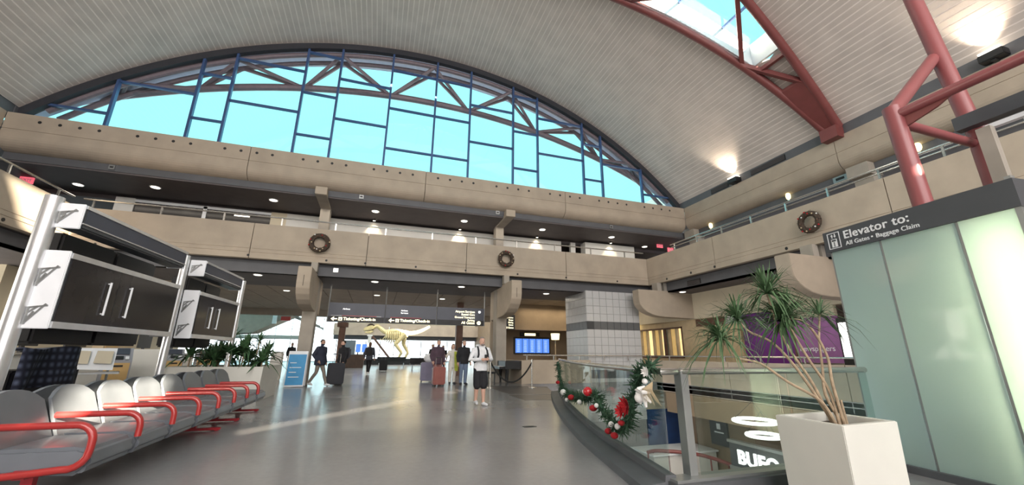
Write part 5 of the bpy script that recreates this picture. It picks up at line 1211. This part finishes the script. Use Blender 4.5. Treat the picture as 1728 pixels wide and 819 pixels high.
# ================================================================== PEOPLE
def seg_d(p, a, b):
    ab = b-a; t = 0 if ab.length_squared < 1e-9 else max(0, min(1, (p-a).dot(ab)/ab.length_squared)); return (p-(a+ab*t)).length, t
def person(label, loc, rz, h, mats, pose, hair='hair_dark', hairstyle='short', vox=.017, group=None, extras=None):
    """forward is local -Y, the figure's left is +X; sizes are for 1.75 m then scaled"""
    k = h/1.75; t = thing('person', label, 'person', loc, rz, group)
    V3 = Vector; mb = MB(); segs = []
    def limb(pts, rs, lab, seg=12):
        pts = [V3(p) for p in pts]; mb.tube(pts, rs, seg); 
        e = pts[0]; mb.blob(e, rs[0]*.98, 10, 8); mb.blob(pts[-1], rs[-1]*.98, 10, 8)
        for i in range(len(pts)-1): segs.append((lab, pts[i], pts[i+1], rs[i], rs[i+1]))
    def rings(rr, lab, seg=18):
        vs = []; fs = []; n = len(rr)
        for x, y, z, a, b in rr:
            for q in range(seg): th = 2*math.pi*q/seg; vs.append((x+a*math.cos(th), y+b*math.sin(th), z))
        for i in range(n-1):
            for q in range(seg): fs.append((i*seg+q, i*seg+(q+1) % seg, (i+1)*seg+(q+1) % seg, (i+1)*seg+q))
        fs += [tuple(range(seg-1, -1, -1)), tuple((n-1)*seg+q for q in range(seg))]; mb.add(vs, fs)
        for i in range(n-1): segs.append((lab, V3(rr[i][:3]), V3(rr[i+1][:3]), (rr[i][3]+rr[i][4])/2, (rr[i+1][3]+rr[i+1][4])/2))
    g = pose.get; hipz = g('hip', .92); lean = g('lean', 0.0); loose = g('loose', 1.0); fem = g('fem', 0); dx = g('hipx', 0)
    L = lambda z: -lean*(z-hipz)
    hem = g('hem', hipz-.08); zc = hipz-.92
    sw = .20-.02*fem
    rings([(0, L(hem), hem, .165*loose, .125*loose), (0, L(hipz+.03), hipz+.03, .168*loose, .122*loose), (0, L(1.10+zc), 1.10+zc, (.150-.012*fem)*loose, .112*loose), (0, L(1.26+zc), 1.26+zc, (.172-.015*fem)*loose, .128*loose), (0, L(1.38+zc), 1.38+zc, .175*loose, .115*loose), (0, L(1.445+zc), 1.445+zc, .12, .085), (0, L(1.48+zc), 1.48+zc, .066, .066)], 'top')
    if hem > hipz-.02: pass
    rings([(0, 0, hipz-.10, .155, .115), (0, 0, hipz+.04, .150, .112)], 'bottom')
    nk = V3((0, L(1.46+zc), 1.46+zc)); hd = V3((g('head_x', 0), L(1.62+zc)-g('head_fwd', .02), 1.63+zc-g('head_drop', 0)))
    limb([nk, hd+V3((0, .01, -.08))], [.058, .054], 'skin')
    rings([(hd.x, hd.y+y, hd.z+z, a, b) for y, z, a, b in ((-.035, -.115, .030, .030), (-.022, -.098, .050, .058), (-.006, -.06, .064, .078), (0, -.01, .073, .091), (.004, .04, .074, .094), (.008, .08, .062, .080), (.008, .108, .036, .048))], 'skin')
    mb.blob(hd+V3((0, -.098, -.018)), (.014, .022, .022), 8, 6); segs.append(('skin', hd+V3((0, -.09, -.02)), hd+V3((0, -.11, -.02)), .02, .02))
    for s in (-1, 1): mb.blob(hd+V3((s*.075, .012, -.008)), (.010, .022, .034), 8, 6)
    # legs
    for s, nm in ((1, 'L'), (-1, 'R')):
        kn, an = V3(g('knee'+nm, (s*.10, -.02, .50))), V3(g('ankle'+nm, (s*.10, .02, .09)))
        hp = V3((s*.088, 0, hipz-.06)); lw = g('legw', 1.0)
        if g('shorts'):
            sh = hp.lerp(kn, 1.02); limb([hp, hp.lerp(kn, .5), sh], [.102, .108, .105], 'bottom'); limb([hp.lerp(kn, .85), kn], [.062, .056], 'skin')
            limb([kn, kn.lerp(an, .3)+V3((0, .015, 0)), kn.lerp(an, .92), an], [.056, .060, .040, .042], 'skin')
        else:
            limb([hp, hp.lerp(kn, .55), kn, kn.lerp(an, .35)+V3((0, .012, 0)), an+V3((0, 0, .015))], [.095*lw, .082*lw, .066*lw, .064*lw, .055*lw], 'bottom')
        fd = V3(g('toe'+nm, (s*.03, -.16, 0))); fz = an.z-.045
        toe = an+V3((fd.x, fd.y, 0)); toe.z = max(.03, fz-.02+fd.z)
        limb([V3((an.x, an.y+.035, fz)), V3((an.x, an.y-.05, fz)), toe], [.045, .046, .034], 'shoe')
    # arms
    hands = []
    for s, nm in ((1, 'L'), (-1, 'R')):
        shd = V3((s*sw, L(1.40+zc), 1.40+zc)); el = V3(g('elbow'+nm, (s*.26, .03, 1.12+zc))); wr = V3(g('wrist'+nm, (s*.27, -.06, .88+zc)))
        limb([V3((s*.10, L(1.40+zc), 1.40+zc)), shd, shd.lerp(el, .5), el, el.lerp(wr, .4), wr.lerp(el, .06)], [.062*loose, .064*loose, .056*loose, .050*loose, .047*loose, .036*loose], 'top')
        d = (wr-el).normalized(); hand = wr+d*.055; 
        limb([wr, wr+d*.03, wr+d*.085], [.026, .036, .033], 'skin'); hands.append((s, wr, d))
    me = bpy.data.meshes.new('raw'); me.from_pydata(mb.v, [], mb.f)
    ob = bpy.data.objects.new('raw', me); COL.objects.link(ob)
    md = ob.modifiers.new('r', 'REMESH'); md.mode = 'VOXEL'; md.voxel_size = vox; sm = ob.modifiers.new('s', 'SMOOTH'); sm.iterations = 3; sm.factor = .5
    dg = bpy.context.evaluated_depsgraph_get(); out = bpy.data.meshes.new_from_object(ob.evaluated_get(dg)); bpy.data.objects.remove(ob)
    out.name = 'body'; out.materials.clear(); labs = ['skin', 'top', 'bottom', 'shoe']
    for l in labs: out.materials.append(M[mats[l]])
    for p in out.polygons:
        c = p.center; best = 9; bl = 0
        for lab, a, b, ra, rb in segs:
            dd, tt = seg_d(c, a, b); dd -= ra+(rb-ra)*tt
            if dd < best: best = dd; bl = labs.index(lab)
        if g('hem') and bl == 1 and c.z < hem-.005: bl = 2
        p.material_index = bl; p.use_smooth = True
    # fingers rooted in the palms
    bm = bmesh.new(); bm.from_mesh(out)
    for s, wr, d in hands:
        side = d.cross(V3((0, 1, 0))); side = side.normalized() if side.length > .2 else V3((1, 0, 0)); nrm = side.cross(d).normalized(); curl = g('curl', .35)
        fm = MB()
        for i, ln in enumerate((.066, .075, .070, .055)):
            b0 = wr+d*.075+side*(i-1.5)*.0165; m1 = b0+d*ln*.55+nrm*ln*.2*curl; e1 = m1+(d*(1-curl*.7)+nrm*curl).normalized()*ln*.5
            fm.tube([b0, m1, e1], [.0088, .0082, .0068], 6)
        b0 = wr+d*.03+side*-.028; fm.tube([b0, b0-side*.022+d*.025+nrm*.008, b0-side*.026+d*.058+nrm*.014], [.011, .0095, .0078], 6)
        vv = [bm.verts.new(v) for v in fm.v]
        for f in fm.f:
            q = bm.faces.new([vv[i] for i in f]); q.material_index = 0; q.smooth = True
    bm.to_mesh(out); bm.free(); out.transform(Matrix.Scale(k, 4))
    body = bpy.data.objects.new('body', out); COL.objects.link(body); body.parent = t
    def part(n, m_, mtl, smooth=True, bevel=0):
        for i, v in enumerate(m_.v): m_.v[i] = tuple(V3(v)*k)
        return build(n, m_, M[mtl], t, smooth=smooth, local=True, bevel=bevel)
    # hair
    hm = MB(); vs = []; fs = []; nr, ns = 7, 18
    for j in range(nr):
        ph = R(8)+j/(nr-1)*R(82)
        for i in range(ns):
            th = 2*math.pi*i/ns; fy = math.sin(th); r = 1.06
            lim = 1.0 if fy > -.2 else .62
            pp = min(ph, R(90)*lim) if fy < -.2 else ph*1.12
            vs.append(hd+V3((.077*r*math.sin(pp)*math.cos(th), .010+.097*r*math.sin(pp)*fy, .022+.096*r*math.cos(pp))))
    for j in range(nr-1):
        for i in range(ns): fs.append((j*ns+i, j*ns+(i+1) % ns, (j+1)*ns+(i+1) % ns, (j+1)*ns+i))
    fs.append(tuple(range(ns))); hm.add(vs, fs)
    if hairstyle == 'long':
        hm.tube([hd+V3((0, .06, .03)), hd+V3((0, .085, -.06)), hd+V3((0, .08, -.2))], [.08, .082, .05], 10)
    part('hair', hm, hair)
    for s in (-1, 1): part('eye', MB().blob(hd+V3((s*.030, -.082, .008)), (.011, .008, .007), 8, 6), 'black')
    part('mouth', MB().box((hd.x-.022, hd.y-.094+.008, hd.z-.066), (hd.x+.022, hd.y-.080, hd.z-.058)), 'rose_trouser', bevel=.002)
    if extras: extras(part, hd, L, zc)
    return t
def man_extras(part, hd, L, zc):
    for s in (-1, 1):
        mm = MB(); pts = [(s*.105, .10, 1.42), (s*.11, -.02, 1.485), (s*.125, -.128, 1.38), (s*.135, -.168, 1.27), (s*.16, -.12, 1.12), (s*.185, .02, 1.06)]
        for a, b in zip(pts[:-1], pts[1:]): mm.beam(a, b, .045, .014, up=(s*.2, -1, .3))
        part('backpack_strap', mm, 'black_cloth', False)
    part('backpack', MB().box((-.15, .13, 1.02), (.15, .27, 1.46)), 'black_cloth', False, bevel=.05)
    part('hood', MB().tube([(-.10, -.02, 1.475), (-.09, .075, 1.50), (0, .115, 1.50), (.09, .075, 1.50), (.10, -.02, 1.475), (.05, -.085, 1.445)], [.03, .04, .045, .04, .03, .02], 8), 'white_hoodie')
    part('phone', MB().box((-.04, -.335, 1.135), (.04, -.325, 1.275)), 'black', False, bevel=.004)
    part('beard', MB().blob(hd+Vector((0, -.058, -.085)), (.052, .042, .034), 10, 8), 'hair_grey')
    for s in (-1, 1): part('drawstring', MB().tube([(s*.03, -.125, 1.42), (s*.035, -.150, 1.28)], .005, 5), 'planter')
person('man in white hoodie and black shorts walking towards the viewer looking at his phone', (2.62, 10.46, 0), R(10), 1.69,
       dict(skin='skin', top='white_hoodie', bottom='black_cloth', shoe='white_shoe'),
       dict(shorts=True, loose=1.17, hem=.86, lean=.02, head_fwd=.045, head_drop=.012, elbowL=(.31, .0, 1.14), wristL=(.10, -.275, 1.15), elbowR=(-.31, .0, 1.14), wristR=(-.10, -.275, 1.15), kneeL=(.075, -.06, .50), ankleL=(.06, -.10, .085), kneeR=(-.085, .0, .50), ankleR=(-.075, .10, .11), curl=.8),
       'hair_grey', vox=.0105, extras=man_extras)
def bp_extra(part, hd, L, zc):
    part('backpack', MB().box((-.16, .12, 1.0+zc), (.16, .30, 1.46+zc)), 'charcoal', False, bevel=.06)
walkL = dict(kneeL=(.09, -.16, .50), ankleL=(.09, -.30, .11), kneeR=(-.09, .05, .50), ankleR=(-.09, .30, .14), toeR=(-.02, -.15, -.02))
person('man in dark navy jacket and grey trousers striding beside the black suitcase', (-2.02, 17.75, 0), R(60), 1.76, dict(skin='skin_dark', top='navy', bottom='grey_trouser', shoe='white_shoe'), dict(walkL, loose=1.5, hem=.78, elbowR=(-.30, .10, 1.15), wristR=(-.24, -.08, .95)), 'hair_dark')
person('dark dressed traveller with a backpack behind the black suitcase', (-1.30, 18.7, 0), R(-60), 1.76, dict(skin='skin', top='black_cloth', bottom='charcoal', shoe='black_cloth'), dict(loose=1.4, legw=1.25, kneeL=(.1, -.08, .5), ankleL=(.1, -.12, .09)), 'hair_dark', extras=bp_extra)
person('distant traveller in black jacket standing by the blue floor sign', (-5.9, 34, 0), R(30), 1.95, dict(skin='skin_dark', top='black_cloth', bottom='grey_trouser', shoe='black_cloth'), dict(loose=1.15), 'hair_dark', vox=.03)
person('traveller in grey coat and black trousers walking away in the middle of the hall', (-.33, 26.8, 0), R(170), 1.9, dict(skin='skin', top='grey_coat', bottom='black_cloth', shoe='white_shoe'), dict(walkL, loose=1.15, hem=.78), 'hair_brown', 'long', vox=.02, extras=bp_extra)
person('traveller in plum jacket and rose trousers with the red brown suitcase', (2.5, 17.3, 0), R(20), 1.80, dict(skin='skin', top='plum', bottom='rose_trouser', shoe='charcoal'), dict(loose=1.4, legw=1.3, hem=.80, elbowR=(-.28, .06, 1.12), wristR=(-.26, -.05, .92)), 'hair_grey')
def scarf(part, hd, L, zc):
    part('shawl', MB().prism([(.02, -.15, 1.42), (.19, -.13, 1.38), (.27, -.10, 1.0), (.22, -.13, .55), (.06, -.17, .58)], (0, .03, 0)), 'yellow', False, bevel=.01)
    part('shawl_back', MB().prism([(.05, .14, 1.44), (.20, .12, 1.38), (.26, .12, .9), (.08, .15, .9)], (0, .03, 0)), 'yellow', False)
person('woman in cream clothes with a yellow green shawl beside the man in plum', (3.2, 17.75, 0), R(8), 1.66, dict(skin='skin', top='cream', bottom='cream', shoe='charcoal'), dict(fem=1, loose=1.08, hem=.7, legw=1.2, elbowR=(-.29, .0, 1.15), wristR=(-.42, -.18, 1.22)), 'hair_brown', 'long', extras=scarf)
person('man in black jacket and blue jeans just left of the white hoodie', (3.58, 17.25, 0), R(12), 1.80, dict(skin='skin', top='black_cloth', bottom='denim', shoe='charcoal'), dict(loose=1.3, legw=1.2, hem=.82), 'hair_grey')
person('dark silhouetted traveller far behind the lilac suitcase', (3.65, 28.0, 0), R(40), 1.85, dict(skin='skin_dark', top='charcoal', bottom='black_cloth', shoe='black_cloth'), dict(loose=1.1), 'hair_dark', vox=.025)
person('dark silhouetted traveller behind the man in plum jacket', (4.05, 26.0, 0), R(-30), 1.75, dict(skin='skin_dark', top='black_cloth', bottom='charcoal', shoe='black_cloth'), dict(loose=1.1, fem=1), 'hair_dark', vox=.025)
person('seated traveller in pale top half hidden by the nearer display pole', (-3.86, 5.72, -.06), R(-90), 1.68, dict(skin='skin', top='cream', bottom='charcoal', shoe='black_cloth'),
       dict(hip=.55, hem=.47, kneeL=(.11, -.42, .52), ankleL=(.11, -.44, .15), kneeR=(-.11, -.42, .52), ankleR=(-.11, -.44, .15), elbowL=(.25, -.05, .75), wristL=(.14, -.28, .64), elbowR=(-.25, -.05, .75), wristR=(-.14, -.28, .64), lean=.1), 'hair_brown')

def suitcase(loc, rz, w, d, h, m, label, name='suitcase'):
    t = thing(name, label, 'suitcase', loc, rz); b = lambda n, mb, mm, **k: build(n, mb, mm, t, local=True, **k)
    b('shell', MB().box((-w/2, -d/2, .06), (w/2, d/2, h)), M[m], bevel=.035, smooth=True)
    for k in range(4): b('rib', MB().box((-w/2+.07+k*(w-.16)/3, -d/2-.006, .12), (-w/2+.09+k*(w-.16)/3, -d/2+.01, h-.07)), M[m])
    for s in (-1, 1):
        b('handle_tube', MB().tube([(s*w*.22, d/2-.05, h-.02), (s*w*.22, d/2-.05, h+.34)], .010, 6), M['steel'])
        for y in (-d/2+.05, d/2-.05): b('wheel', MB().tube([(s*(w/2-.06)-.012, y, .032), (s*(w/2-.06)+.012, y, .032)], .032, 10), M['black'])
    b('grip', MB().box((-w*.24, d/2-.07, h+.33), (w*.24, d/2-.03, h+.36)), M['black'])
    return t
suitcase((-1.42, 17.85, 0), R(10), .62, .38, .86, 'case_black', 'large black suitcase between the two dark travellers at left')
suitcase((2.48, 16.72, 0), R(5), .50, .30, .74, 'case_red', 'red brown suitcase in front of the traveller in plum')
suitcase((2.38, 19.2, 0), R(0), .72, .36, .86, 'case_lilac', 'lilac grey suitcase standing left of the traveller in plum')
suitcase((.62, 31.0, 0), R(0), .55, .32, .8, 'case_black', 'small black suitcase right of the walker in the grey coat')
o = build('white_bag', MB().blob((2.38, 19.2, 1.04), (.26, .16, .20), 12, 8), M['white_hoodie'], None, smooth=True); tag(o, 'puffy white bag resting on the lilac suitcase', 'bag')
for x, y, n in ((7.9, 34, 'left'), (5.4, 40, 'right')):
    t = thing('waiting_seat', 'low dark waiting seats on the far hall floor near the skeleton, %s group' % n, 'seating', (x-4, y, 0))
    build('bench', MB().box((x-5.2, y-.3, .38), (x-2.6, y+.3, .48)), M['black'], t); build('back', MB().box((x-5.2, y+.24, .48), (x-2.6, y+.3, .9)), M['black'], t)
    for q in (-5.0, -2.8): build('leg', MB().box((x+q-.03, y-.25, 0), (x+q+.03, y+.25, .38)), M['steel_dark'], t)
